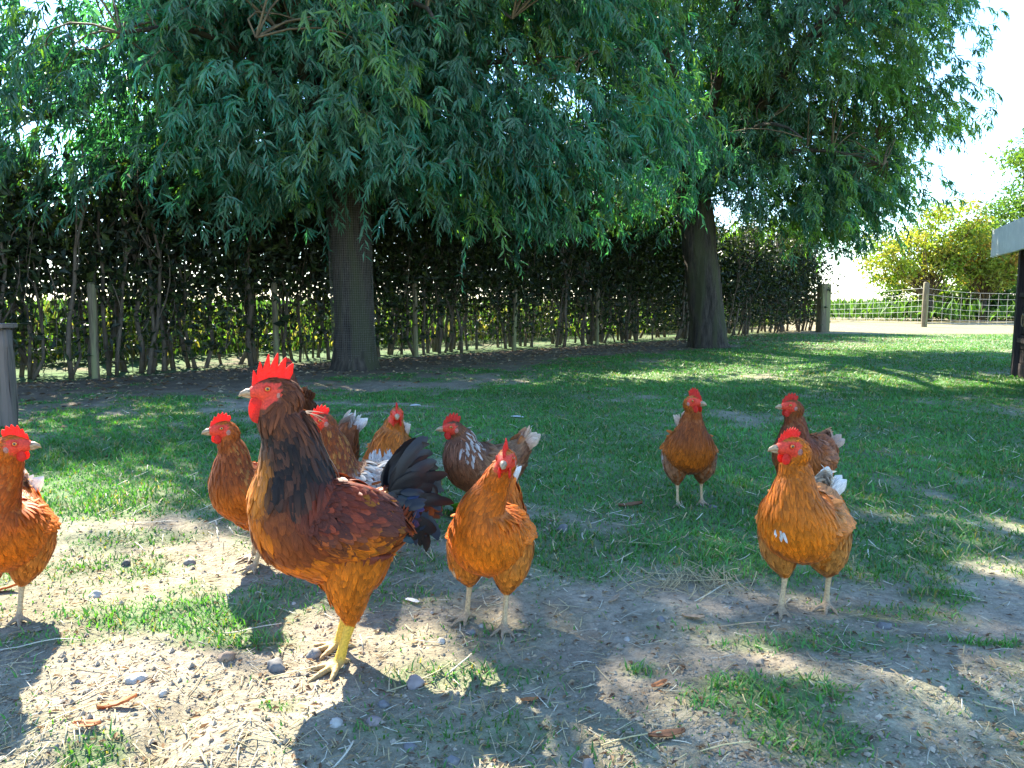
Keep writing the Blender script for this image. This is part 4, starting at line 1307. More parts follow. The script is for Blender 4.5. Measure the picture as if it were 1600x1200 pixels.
    if not rooster:
        tc = tailcols or [(0.40, 0.12, 0.02), (0.62, 0.50, 0.38)]
        for k in range(tail_n):
            a = (k / (tail_n - 1) - 0.5) * 2
            el = 0.95 + tail_up - 0.30 * abs(a) + r.uniform(-.06, .06)
            d = np.array([-math.cos(el) * math.cos(a * 0.45), math.sin(a * 0.55) * 0.75, math.sin(el)])
            quill("tail_feather", tb + np.array([0.0, a * 0.018, -0.004]), d, np.array([-math.sin(el), a * 0.9, math.cos(el)]) * 1.0, 0.090 * r.uniform(0.9, 1.1), 0.034, 0.25,
                  np.array(tc[0]) * r.uniform(0.8, 1.15), np.array(tc[1]) * r.uniform(0.85, 1.1), M_FEATHER, root, seed * 50 + k, 7, 0.65)
        mt = MB()
        k = 150
        a = r.uniform(-1, 1, k); q = r.uniform(0, 1, k)
        p = tb + np.stack([-0.035 * q + 0.02, a * 0.035 * (1 - 0.3 * q), 0.02 + 0.03 * q + r.normal(0, 0.006, k)], 1)
        d = unit(np.stack([-np.ones(k) * 0.7, a * 0.5, 0.5 + tail_up + r.normal(0, .15, k)], 1)); nn = unit(np.stack([-0.3 + 0 * a, a * 1.1, 0.8 - np.abs(a) * 0.6], 1))
        c0 = np.array(tc[0]) * (1 - q[:, None] * 0.6) + np.array(tc[1]) * q[:, None] * 0.6
        feathers(mt, p, d, nn, r.uniform(0.03, 0.06, k), r.uniform(0.010, 0.016, k), r.uniform(0, .2, k), c0, np.clip(c0 * 1.2, 0, .9), r)
        tag(mt.build("tail_coverts", M_FEATHER, root), kind="stuff")
    return root, lf, tb


# colour schemes -------------------------------------------------------------
def p3(p, s, seed):
    return fbm(p[:, 0] * s + p[:, 2] * s * 0.7, p[:, 1] * s + p[:, 2] * s, seed, 3)


def hen_colour(base=(0.40, 0.105, 0.014), neck=None, belly=None, back=None, patches=(), mottle=0.35, seed=1, fluff=None, wing=None, neck_streak=None):
    base = np.array(base)
    def fn(region, p, t, th, r):
        n = len(p)
        v = (1 - mottle) + 2 * mottle * p3(p, 30, seed)
        c = base[None] * v[:, None] * r.uniform(0.82, 1.18, (n, 1))
        if region in ("trunk", "tip"):
            dors = np.sin(th)
            if neck is not None:
                w = (smooth(2.5, 3.5, t) * (1 - smooth(6.2, 7.6, t)))[:, None]
                c = c * (1 - w) + np.array(neck) * (0.75 + 0.5 * r.random((n, 1))) * w
            if neck_streak is not None:
                k = (t > 3.6) & (t < 7.2) & (dors > -0.5) & (r.random(n) < neck_streak[1])
                c[k] = np.array(neck_streak[0]) * r.uniform(0.7, 1.1, (k.sum(), 1))
            if back is not None:
                w = (smooth(6.6, 7.8, t) * smooth(-0.1, 0.4, dors))[:, None]
                c = c * (1 - w) + np.array(back) * (0.7 + 0.6 * r.random((n, 1))) * w
            if belly is not None:
                w = (smooth(7.9, 8.8, t) * smooth(0.2, -0.35, dors))[:, None]
                c = c * (1 - w) + np.array(belly) * (0.75 + 0.5 * r.random((n, 1))) * w
        if region == "skin": c = base[None] * 0.6 * np.ones((n, 1))
        if region == "wing" and wing is not None:
            w = 0.75
            c = c * (1 - w) + np.array(wing) * (0.7 + 0.6 * r.random((n, 1))) * w
        if region in ("fluff", "thigh"):
            fl = np.array(fluff if fluff is not None else base * 1.15)
            c = fl[None] * (0.75 + 0.5 * r.random((n, 1)))
        for (cx, cy, cz, rad, pc) in patches:
            d = np.linalg.norm((p - np.array([cx, cy, cz])) / np.array(rad), axis=1)
            k = d + r.normal(0, 0.15, n) < 1
            c[k] = np.array(pc) * r.uniform(0.8, 1.1, (k.sum(), 1))
        return np.clip(c, 0, 0.9)
    return fn


def rooster_colour(region, p, t, th, r):
    n = len(p)
    gold = np.array([0.56, 0.18, 0.012]); mahog = np.array([0.15, 0.026, 0.009]); black = np.array([0.017, 0.011, 0.008]); brown = np.array([0.15, 0.042, 0.012]); orange = np.array([0.56, 0.145, 0.007])
    k = r.random(n)[:, None]; nz = p3(p, 16, 4)[:, None]
    if region == "skin":
        c = np.where(p[:, 2:3] < 0.25, orange * 0.7, np.where(p[:, 0:1] > 0.10, brown * 0.8, mahog))
        return c * np.ones((n, 1))
    if region in ("thigh", "fluff"):
        c = orange * (0.75 + 0.5 * k)
        c = c * np.ones((n, 1)) * (0.75 + 0.5 * nz)
        return c
    if region == "wing":
        w = smooth(0.36, 0.30, p[:, 2])[:, None]
        c = mahog * (0.7 + 1.0 * k) * (1 - w) + orange * (0.6 + 0.5 * k) * w
        d = (smooth(0.55, 0.35, nz[:, 0] + 0.3 * (r.random(n) - 0.5)) * 0.85)[:, None]
        c = c * (1 - d) + (black * 1.2 + mahog * 0.35) * d
        e = (r.random(n) < 0.10) & (p[:, 0] < 0.02)
        c[e] = gold * r.uniform(0.35, 0.7, (e.sum(), 1))
        return c
    dors = np.sin(th)
    z = p[:, 2]
    c = np.ones((n, 3))
    # hackle: brown near the head, turning black on the cape; gold on the throat front
    up_ = smooth(0.52, 0.615, z)[:, None] * 0.85
    hack = (brown * (0.6 + 0.9 * k)) * up_ + (black * (0.7 + 1.0 * k) + brown * 0.45 * (k > 0.6)) * (1 - up_)
    frontw = (smooth(-0.72, -0.94, dors) * smooth(0.53, 0.46, z))[:, None]
    hack = hack * (1 - frontw) + gold * (0.75 + 0.45 * k) * frontw
    # breast and belly
    br = smooth(-0.1, -0.62, dors)[:, None]
    bod = mahog * (0.6 + 1.1 * k) * (1 - br) + (orange * (0.7 + 0.5 * k)) * br
    d = (smooth(0.56, 0.40, nz[:, 0] + 0.12 * (r.random(n) - 0.5)) * smooth(0.2, 0.26, z) * 0.8)[:, None]
    bod = bod * (1 - d) + (mahog * 0.7 + black * 0.5) * d
    low = smooth(0.27, 0.215, z)[:, None]
    bod = bod * (1 - low) + orange * (0.75 + 0.45 * k) * low
    # saddle
    sad = (smooth(9.3, 10.2, t) * smooth(-0.1, 0.35, dors))[:, None]
    sc = np.where(k > 0.55, gold * (0.7 + 0.5 * k), np.where(k > 0.12, mahog * 1.6, np.array([0.55, 0.40, 0.30])))
    bod = bod * (1 - sad) + sc * sad
    w = smooth(6.5, 7.35, t + 0.5 * (dors > 0))[:, None]
    c = hack * (1 - w) + bod * w
    if region == "tip": c = np.clip(c * r.uniform(0.8, 1.35, (n, 1)), 0, 0.9)
    return c


def rooster():
    root, lf, tb = build_bird("rooster", "large rooster with tall red comb, dark neck cape and black tail", "rooster", 540, 1017, (-0.93, -0.36), "rooster", (-1.0, -0.12), rooster_colour, 101,
                              head=(0.146, 0.0, 0.630), feet=[(0.030, 0.040, 0.30), (-0.005, -0.050, -0.15)], nf=7000, comb=(0.052, 6, 1.25, 0.0), voxel=0.005, shank=(0.62, 0.36, 0.04))
    r = np.random.default_rng(5)
    blk = np.array([0.010, 0.010, 0.012]); blu = np.array([0.006, 0.035, 0.12]); tea = np.array([0.005, 0.06, 0.085]); brn = np.array([0.05, 0.028, 0.018])
    # main tail: a raised fan of broad black feathers
    for k in range(60):
        q = (k + r.uniform(0, 1)) / 60; el = 1.35 - 1.75 * q + r.uniform(-.12, .12); s = 1 if k % 2 else -1
        d = np.array([-math.cos(el), s * r.uniform(0.02, 0.26), math.sin(el)])
        quill("tail_feather", tb + np.array([0.012 - 0.012 * q, s * r.uniform(0.004, 0.026), 0.035 - 0.065 * q]), d, np.array([math.sin(el), s * 0.6, math.cos(el)]),
              r.uniform(0.10, 0.175), r.uniform(0.022, 0.034), r.uniform(0.7, 2.0), blk, (blk + brn * r.uniform(0.0, 0.12)), M_GLOSS, root, 300 + k, 12, r.uniform(0.45, 0.75), r.uniform(0.95, 1.4) * s, 0.05)
    # sickles curling over and down
    for k in range(18):
        s = 1 if k % 2 else -1; el = r.uniform(0.0, 1.2)
        d = np.array([-math.cos(el), s * r.uniform(0.08, 0.25), math.sin(el)])
        quill("sickle_feather", tb + np.array([0.015, s * r.uniform(0.01, 0.03), 0.03]), d, np.array([math.sin(el), s * 0.35, math.cos(el)]), r.uniform(0.14, 0.20), 0.022, r.uniform(1.9, 2.9), blk, blk, M_GLOSS, root, 340 + k, 14, 0.7, 1.2 * s, 0.05)
    # blue-green sheened coverts hanging at the tail root
    for k in range(26):
        s = 1 if k < 20 else -1; q = r.random()
        d = np.array([-r.uniform(0.4, 1), s * r.uniform(0.15, 0.4), r.uniform(-0.75, 0.25)])
        quill("tail_covert", tb + np.array([0.03 - 0.04 * q, s * (0.030 + 0.016 * r.random()), 0.035 - 0.10 * r.random()]), d, np.array([0.2, s * 1.0, 0.45]), r.uniform(0.045, 0.08), r.uniform(0.015, 0.022), 0.8,
              blk, (blu, blk, tea * 0.7, blk * 2, blu * 0.5, blk)[k % 6], M_GLOSS, root, 380 + k, 8, 0.5, 0.0, 0.1)
    # long narrow saddle hackles over the flank
    mb = MB(); n = 420
    t = r.uniform(9.4, 11.9, n); th = math.pi / 2 + r.normal(0, 0.85, n)
    p, D, nn = lf.frame(t, th)
    D = unit(D * 0.8 + np.array([-0.2, 0, -0.55]) + r.normal(size=(n, 3)) * 0.1)
    k = r.random(n)[:, None]
    col = np.where(k > 0.5, np.array([0.45, 0.15, 0.02]) * (0.7 + 0.5 * k), np.where(k > 0.14, np.array([0.19, 0.035, 0.014]), np.array([0.60, 0.45, 0.34])))
    feathers(mb, p, D, nn, r.uniform(0.06, 0.10, n), r.uniform(0.006, 0.009, n), r.uniform(0.0, 0.16, n), col, np.clip(col * 1.35, 0, 0.9), r, 0.2)
    tag(mb.build("saddle_hackles", M_FEATHER, root), kind="stuff")


rooster()
HG = "brown hens in the yard"
WHT = (0.72, 0.70, 0.66)


def hen(label, px, py, face, headdir, colour, seed, **kw):
    return build_bird("hen", label, "hen", px, py, face, "hen", headdir, colour, seed, group=HG, **kw)


hen("orange-brown hen cut off by the left edge, head turned to the right", 20, 962, (-0.25, -1), (1.0, -0.35), hen_colour((0.60, 0.135, 0.006), neck=(0.44, 0.085, 0.006), fluff=(0.55, 0.16, 0.02)), 201,
    feet=[(0.03, 0.022, 0.2), (-0.03, -0.05, 0.0)], tailcols=[(0.55, 0.30, 0.12), WHT], head=(0.095, 0.050, 0.462))
hen("brown hen standing to the left of the rooster, facing left", 402, 882, (-0.80, -0.60), (-1.0, -0.30), hen_colour((0.48, 0.11, 0.007), neck=(0.26, 0.06, 0.008), neck_streak=((0.42, 0.16, 0.03), 0.25), patches=[(-0.005, 0.085, 0.155, (0.035, 0.03, 0.03), (0.6, 0.48, 0.36))]), 202,
    feet=[(0.035, 0.04, 0.2), (-0.02, -0.045, 0.0)])
hen("front hen in the middle walking towards the camera with white tail", 766, 968, (-0.22, -1), (-0.16, -1), hen_colour((0.68, 0.165, 0.006), neck=(0.58, 0.13, 0.005), fluff=(0.58, 0.18, 0.02), patches=[(0.0, -0.09, 0.14, (0.05, 0.03, 0.025), (0.62, 0.42, 0.26))]), 203,
    feet=[(0.045, 0.045, 0.1), (0.0, -0.06, -0.5)], tailcols=[(0.55, 0.34, 0.16), WHT], tail_up=0.1, comb=(0.026, 6, 0.8, 0.0), head=(0.10, 0.060, 0.440), nf=5400)
hen("nearest hen on the right with a white breast spot, looking left", 1248, 958, (-0.30, -1), (-1, -0.50), hen_colour((0.66, 0.175, 0.007), neck=(0.54, 0.14, 0.007), back=(0.54, 0.22, 0.06), fluff=(0.50, 0.19, 0.035), wing=(0.56, 0.20, 0.045), patches=[(0.115, -0.012, 0.235, (0.04, 0.011, 0.010), WHT)]), 204,
    feet=[(-0.055, 0.05, 0.25), (0.045, -0.03, 0.3)], tailcols=[(0.66, 0.55, 0.42), WHT], tail_up=-0.05, tail_n=7, comb=(0.023, 9, 0.55, 0.0), nf=5400, size=1.03)
hen("brown hen with dark belly alone on the grass, head turned right", 1075, 783, (0.12, -1), (0.80, -0.60), hen_colour((0.46, 0.11, 0.008), neck=(0.28, 0.065, 0.008), belly=(0.05, 0.025, 0.018), fluff=(0.30, 0.13, 0.06), patches=[(-0.04, 0.10, 0.18, (0.06, 0.04, 0.03), (0.55, 0.45, 0.38)), (-0.04, -0.10, 0.19, (0.06, 0.03, 0.05), (0.55, 0.45, 0.38))]), 205,
    feet=[(-0.01, 0.055, 0.0), (0.04, -0.045, 0.1)], comb=(0.030, 7, 0.8, 0.0), nf=3000, voxel=0.007)
hen("far brown hen standing behind the right-hand hen, facing left", 1252, 800, (-0.50, -0.9), (-1, -0.35), hen_colour((0.30, 0.08, 0.014), neck=(0.20, 0.045, 0.012), wing=(0.30, 0.11, 0.04)), 206, tailcols=[(0.32, 0.13, 0.05), (0.5, 0.38, 0.3)], nf=2800, voxel=0.007, tail_up=-0.1, tail_n=8)
hen("dark brown hen with white-streaked neck behind the rooster's tail, facing left", 752, 822, (-0.88, -0.40), (-1, -0.15), hen_colour((0.20, 0.075, 0.03), neck=(0.24, 0.10, 0.05), neck_streak=((0.60, 0.50, 0.42), 0.45), wing=(0.26, 0.13, 0.06), back=(0.27, 0.13, 0.06)), 207,
    head=(0.105, 0.0, 0.372), nf=3000, voxel=0.007, comb=(0.028, 6, 0.9, 0.0))
hen("ginger hen with white chest patch looking straight at the camera", 616, 822, (-0.12, -1), (0.02, -1), hen_colour((0.52, 0.15, 0.015), patches=[(0.125, -0.02, 0.275, (0.045, 0.05, 0.022), WHT), (0.12, 0.05, 0.25, (0.04, 0.02, 0.04), WHT)]), 208,
    head=(0.092, 0.026, 0.405), nf=2600, voxel=0.007, comb=(0.014, 5, 0.6, 0.0))
hen("grey-backed hen with white tail standing just behind the rooster", 567, 868, (-1.0, -0.08), (-1, -0.25), hen_colour((0.24, 0.065, 0.014), neck=(0.24, 0.06, 0.012), back=(0.48, 0.43, 0.36), wing=(0.45, 0.40, 0.33), neck_streak=((0.40, 0.16, 0.03), 0.3)), 209,
    tailcols=[(0.70, 0.60, 0.50), WHT], head=(0.115, 0.0, 0.44), nf=3000, voxel=0.007, comb=(0.027, 6, 0.8, 0.0), tail_up=-0.1)
hen("hidden hen whose white-tipped tail rises behind the rooster's neck", 497, 815, (-0.75, -0.65), (-1, -0.5), hen_colour((0.26, 0.07, 0.014)), 210, tailcols=[(0.30, 0.16, 0.09), WHT], head=(0.125, 0, 0.33), nf=1800, voxel=0.007, tail_up=0.1)
hen("far hen almost hidden behind the rooster's head and neck", 462, 705, (-0.3, 0.95), (0.75, 0.6), hen_colour((0.16, 0.045, 0.016)), 211, tailcols=[(0.16, 0.05, 0.02), (0.2, 0.07, 0.03)], nf=1500, voxel=0.007, head=(0.10, 0.0, 0.432))


# ------------------------------------------------------------------ turf
def grass():
    r = np.random.default_rng(91)
    out = MB()
    zones = [(1.0, 2.4, 21000, 0.0), (2.4, 4.2, 12000, 0.0), (4.2, 7.5, 7000, 0.0), (7.5, 13, 2300, 0), (13, 22, 800, 0)]
    for (y0, y1, dens, _) in zones:
        hw0 = 0.80 * y1 + 0.6
        n = int(dens * (y1 - y0) * 2 * hw0)
        x = r.uniform(-hw0, hw0, n); y = r.uniform(y0, y1, n)
        g = grassy(x, y)
        cl = fbm(x * 14, y * 14, 45, 2)
        k = (r.random(n) < g ** 1.3 * (0.1 + 1.3 * cl)) & (np.abs(x) < 0.72 * y + 0.6) & (fence_dist(x, y) > 0.05)
        x, y, g, cl = x[k], y[k], g[k], cl[k]
        n = len(x)
        wscale = max(1.0, (y0 + y1) / 2 / 2.3) ** 0.75
        h = r.gamma(5, 1 / 5, n) * (0.010 + 0.018 * fbm(x * 2.4, y * 2.4, 47, 2)) * (0.35 + 0.6 * g)
        P = np.stack([x, y, height(x, y) - 0.002], 1)
        a = r.uniform(0, 2 * math.pi, n); tilt = r.uniform(0.15, 1.0, n)
        D = unit(np.stack([np.cos(a) * tilt, np.sin(a) * tilt, np.ones(n)], 1))
        side = np.stack([-np.sin(a + r.normal(0, .6, n)), np.cos(a), 0 * a], 1); side = unit(side)
        w = (r.uniform(0.0014, 0.0026, n) * wscale)[:, None]
        hh = h[:, None]
        mid = P + D * hh * 0.6; tip = P + D * hh * 1.15 + np.stack([np.cos(a), np.sin(a), -0.3 + 0 * a], 1) * hh * 0.35
        if y0 > 4: V = np.stack([P - side * w * 1.2, P + side * w * 1.2, tip], 1)
        else: V = np.stack([P - side * w, P + side * w, mid + side * w * 0.8, mid - side * w * 0.8, tip], 1)
        nv = V.shape[1]; i = np.arange(n)[:, None] * nv
        dry = (r.random(n) < 0.10 + 0.18 * (1 - g))[:, None]
        v = fbm(x * 1.7, y * 1.7, 49, 3)[:, None]
        c = np.array([0.058, 0.205, 0.042]) * (0.55 + 0.9 * v) * r.uniform(0.7, 1.3, (n, 1)) + np.array([0.03, 0.02, 0.0]) * r.random((n, 1))
        c = np.where(dry, np.array([0.30, 0.25, 0.11]) * r.uniform(0.6, 1.1, (n, 1)), c)
        out.add(V.reshape(-1, 3), [i + np.array([[0, 1, 2]])] if nv == 3 else [i + np.array([[0, 1, 2, 3]]), i + np.array([[3, 2, 4]])], np.repeat(c, nv, 0))
    o = out.build("grass", M_GRASS, None, True)
    tag(o, "short green grass growing in patches over the yard", "grass", kind="stuff")


grass()


# ------------------------------------------------------------------ litter: straw, dry leaves, stones, clods
def straw_geom(mb, x, y, ang, L, W, lift, bend, c, off=(0, 0, 0)):
    """a flattened hollow stalk lying on the ground"""
    t = np.linspace(-0.5, 0.5, 5)
    px = x + np.cos(ang) * L * t - np.sin(ang) * bend * (t * t * 4) * L; py = y + np.sin(ang) * L * t + np.cos(ang) * bend * (t * t * 4) * L
    pz = height(px, py) + 0.004 + lift * (t + 0.5)
    V, F = tube(np.stack([px, py, pz], 1) - np.array(off), np.full(5, W / 2), 5, True, 0.55)
    mb.add(V, F, np.array(c))


def straw_batch(mb, x, y, ang, L, W, lift, bend, c):
    n = len(x); t = np.linspace(-0.5, 0.5, 4)[None]
    ca, sa = np.cos(ang)[:, None], np.sin(ang)[:, None]; L = L[:, None]; q = bend[:, None] * t * t * 4 * L
    px = x[:, None] + ca * L * t - sa * q; py = y[:, None] + sa * L * t + ca * q
    pz = height(px.ravel(), py.ravel()).reshape(n, 4) + 0.004 + lift[:, None] * (t + 0.5)
    P = np.stack([px, py, pz], -1); S = np.stack([-sa, ca, 0 * ca], -1); w = W[:, None, None] / 2
    up = np.array([0, 0, 1.0])
    V = np.stack([P + S * w, P + up * w * 0.7, P - S * w, P - up * w * 0.5], 2).reshape(-1, 3)
    b = np.arange(n)[:, None, None] * 16; i = np.arange(3)[None, :, None] * 4; j = np.arange(4)[None, None]; k = (j + 1) % 4
    F = np.stack([b + i + j, b + i + k, b + i + 4 + k, b + i + 4 + j], -1).reshape(-1, 4)
    e = np.arange(n)[:, None] * 16
    F = np.concatenate([F, e + np.array([[3, 2, 1, 0]]), e + np.array([[12, 13, 14, 15]])])
    mb.add(V, F, np.repeat(c, 16, 0))


def litter():
    r = np.random.default_rng(97)
    pal = np.array([[0.46, 0.38, 0.20], [0.52, 0.45, 0.28], [0.36, 0.28, 0.14], [0.56, 0.52, 0.40], [0.30, 0.22, 0.12]])
    mb = MB()
    m = 9000
    py = np.where(r.random(m) < 0.35, r.uniform(640, 1210, m), r.uniform(820, 1215, m)); px = r.uniform(-60, 1660, m)
    x, y = ground_v(px, py)
    dens = 0.35 + 0.9 * fbm(x * 2.2, y * 2.2, 99, 3) - 0.35 * grassy(x, y)
    k = r.random(m) < dens * np.where(px < 1000, 0.48, 0.30)
    x, y = x[k], y[k]; m = len(x)
    L = np.minimum(r.gamma(1.8, 0.014, m) + 0.008, 0.10)
    straw_batch(mb, x, y, r.uniform(0, math.pi, m), L, r.uniform(0.0012, 0.0028, m), r.uniform(0, 0.006, m), r.normal(0, 0.025, m), pal[r.integers(0, 5, m)] * r.uniform(0.7, 1.15, (m, 1)))
    m = 1100                                     # flecks lying on top of the turf
    x, y = ground_v(r.uniform(150, 1660, m), r.uniform(610, 880, m))
    straw_batch(mb, x, y, r.uniform(0, math.pi, m), r.uniform(0.012, 0.07, m), r.uniform(0.0022, 0.0045, m), r.uniform(0.008, 0.022, m), r.normal(0, 0.04, m), pal[r.integers(0, 4, m)] * r.uniform(0.8, 1.25, (m, 1)))
    tag(mb.build("straw_litter", M_STRAW, None, True), "broken bits of pale straw scattered over the dirt", "straw", kind="stuff")
    # dry leaf fragments along the fence and over the yard
    m = 3800
    s = r.uniform(-7, 6, m); d = np.abs(r.normal(0, 1.5, m)) + 0.05
    x1 = s + d / math.sqrt(2); y1 = s + FENCE_C - d / math.sqrt(2)
    m2 = 3000
    pp = np.array([ground(a, b) for a, b in zip(r.uniform(-50, 1650, m2), r.uniform(700, 1210, m2))])
    x = np.concatenate([x1, pp[:, 0]]); y = np.concatenate([y1, pp[:, 1]]); n = len(x)
    L = np.concatenate([r.uniform(0.03, 0.075, m), r.uniform(0.006, 0.022, m2)])
    P = np.stack([x, y, height(x, y) + 0.004], 1)
    a = r.uniform(0, 6.28, n)
    D = unit(np.stack([np.cos(a), np.sin(a), r.uniform(-0.05, 0.3, n)], 1)); Nn = unit(np.stack([r.normal(0, .35, n), r.normal(0, .35, n), np.ones(n)], 1))
    lp = np.array([[0.20, 0.12, 0.06], [0.30, 0.22, 0.13], [0.12, 0.075, 0.045], [0.36, 0.29, 0.19]])
    V, F, C = leaf_cards(P, D, Nn, L, L * r.uniform(0.25, 0.5, n), lp[r.integers(0, 4, n)] * r.uniform(.7, 1.2, (n, 1)), 0.3, 0.15)
    mb = MB(); mb.add(V, F, C)
    tag(mb.build("leaf_litter", M_DRY, None, False), "dry brown willow leaves littering the bare earth", "leaf litter", kind="stuff")
    # soil clods and grit
    IV = np.array([[1, 0, 0.1], [0.1, 1, 0], [-1, 0.1, 0], [0, -1, -0.1], [0.15, 0.1, 0.95], [0, 0, -0.8]]); IF = np.array([[0, 1, 4], [1, 2, 4], [2, 3, 4], [3, 0, 4], [1, 0, 5], [2, 1, 5], [3, 2, 5], [0, 3, 5]])
    mb = MB()
    m = 30000
    x, y = ground_v(r.uniform(-60, 1660, m), r.uniform(760, 1215, m))
    k = (r.random(m) > grassy(x, y) * 0.85) & (r.random(m) < 0.25 + fbm(x * 3.0, y * 3.0, 123, 3) ** 1.5 * 1.8)
    PX = np.stack([x[k], y[k]], 1)[:11000]; n = len(PX)
    S = np.clip(r.lognormal(-6.15, 0.55, n), 0.001, 0.009)
    cols = soil_col(PX[:, 0], PX[:, 1]) * r.uniform(0.6, 1.25, (n, 1))
    V = IV[None] * S[:, None, None] * np.stack([r.uniform(.7, 1.3, n), r.uniform(.7, 1.3, n), r.uniform(.45, .9, n)], 1)[:, None]
    V = V * (1 + r.normal(0, 0.14, (n, len(IV), 1)))
    V[:, :, 0] += PX[:, 0:1]; V[:, :, 1] += PX[:, 1:2]; V[:, :, 2] += (height(PX[:, 0], PX[:, 1]) + S * 0.25)[:, None]
    F = (np.arange(n)[:, None, None] * len(IV) + IF[None]).reshape(-1, 3)
    mb.add(V.reshape(-1, 3), F, np.repeat(cols, len(IV), 0))
    tag(mb.build("soil_crumbs", M_STONE, None, False), "loose crumbs of soil and grit on the bare ground", "soil", kind="stuff")


litter()


def stone(px, py, wpx, hpx, c, label, seed, name="stone", group=None):
    r = random.Random(seed)
    x, y = ground(px, py)
    s = y / FPX * wpx / 2 * 0.8
    bm = bmesh.new(); bmesh.ops.create_icosphere(bm, subdivisions=2 if name == "pebble" else 3, radius=1)
    pl = [(Vector((r.uniform(-1, 1), r.uniform(-1, 1), r.uniform(-.6, 1))).normalized(), r.uniform(0.62, 0.85)) for _ in range(7)]
    for v in bm.verts:
        p = v.co
        for nrm, dd in pl:
            e = p.dot(nrm) - dd
            if e > 0: p = p - nrm * e * 0.85
        p = p * (1 + 0.10 * (math.sin(p.x * 5 + seed) * math.sin(p.y * 6 + 2 * seed) + 0.6 * math.sin(p.z * 11 + p.x * 9 + seed)))
        v.co = Vector((p.x * s * 1.12, p.y * s * r.choice((0.9, 0.95)), p.z * s * min(1.0, 1.5 * hpx / wpx)))
    z0 = s * 0.10
    bmesh.ops.rotate(bm, matrix=Matrix.Rotation(r.uniform(0, 6.28), 3, 'Z'), verts=bm.verts)
    me = bpy.data.meshes.new(name); bm.to_mesh(me); bm.free()
    a = me.color_attributes.new("Col", 'FLOAT_COLOR', 'POINT')
    a.data.foreach_set("color", np.tile([*c, 1], (len(me.vertices), 1)).astype(float).ravel())
    me.materials.append(M_STONE)
    for p in me.polygons: p.use_smooth = True
    o = link(name, me)
    o.location = (x, y, gz(x, y) + z0)
    return tag(o, label, "stone", group or "stones lying in the yard")


GREY = (0.17, 0.165, 0.155); PALE = (0.38, 0.35, 0.30); BRN = (0.22, 0.16, 0.115); BLU = (0.155, 0.148, 0.14); PNK = (0.25, 0.20, 0.18); DRK = (0.08, 0.075, 0.07)
for k, (px, py, w, h, c, lab) in enumerate((
    (198, 878, 20, 16, DRK, "dark round stone in the sunlit dirt right of the leftmost hen"),
    (298, 877, 24, 17, GREY, "grey rounded stone in the grass left of the brown hen's feet"),
    (432, 1036, 40, 24, BLU, "blue-grey angular stone left of the rooster's feet"),
    (489, 1016, 30, 20, GREY, "grey stone touching the rooster's front toe"),
    (353, 1030, 34, 20, BRN, "brown rounded stone in the sunlit litter left of the rooster"),
    (213, 1058, 40, 16, PALE, "flat whitish stone in the sunny foreground dirt"),
    (255, 1084, 18, 14, PALE, "small white pebble below the flat whitish stone"),
    (525, 1129, 26, 22, PALE, "round pale stone on bare dirt below the rooster"),
    (585, 1123, 32, 18, PNK, "pinkish stone beside the round pale stone"),
    (650, 1060, 40, 30, PNK, "purplish-grey stone in the rooster's shadow"),
    (640, 1158, 30, 12, BLU, "flat blue-grey stone at the bottom in shadow"),
    (600, 1094, 24, 14, BLU, "small blue stone between straw in the rooster's shadow"),
    (880, 831, 24, 16, BLU, "blue-grey stone in the grass right of the front hen"),
    (1383, 986, 34, 16, BLU, "blue-grey stone in the turf to the right of the nearest right hen"),
    (920, 1192, 36, 30, GREY, "grey pointed stone at the bottom edge of the picture"),
    (1092, 784, 14, 9, PALE, "pale pebble behind the dark-bellied hen's foot"),
    (1114, 788, 16, 9, GREY, "grey pebble right of the dark-bellied hen's foot"),
    (148, 930, 26, 14, PALE, "pale stone behind the leftmost hen's leg"),
    (735, 985, 22, 12, GREY, "grey pebble between the front hen's feet"),
    (690, 1000, 18, 10, PALE, "pale chip left of the front hen's feet"),
    (705, 1185, 34, 18, GREY, "grey stone half buried at the bottom centre"),
    (1032, 972, 18, 12, BLU, "small bluish stone beside the dry tan leaf"),
    (980, 1000, 14, 10, PALE, "small white pebble in the bare shaded dirt"))):
    stone(px, py, w, h, c, lab, 700 + k)
rs = random.Random(4)
for k in range(32):
    px, py = rs.uniform(-20, 1620), rs.uniform(860, 1195)
    stone(px, py, rs.uniform(5, 12), 8, rs.choice((GREY, PALE, BRN, BLU, PNK, DRK)), "small loose pebble, one of many scattered over the bare dirt", 800 + k, "pebble", "loose pebbles on the dirt")


def long_straw(px, py, wpx, ang, c, label):
    x, y = ground(px, py)
    L = y / FPX * wpx
    mb = MB(); z = gz(x, y)
    straw_geom(mb, x, y, ang, L, 0.0042, 0.008, rs.uniform(-.06, .06), c, (x, y, z))
    o = mb.build("straw", M_STRAW); o.location = (x, y, z)
    tag(o, label, "straw", "long straws on the ground")


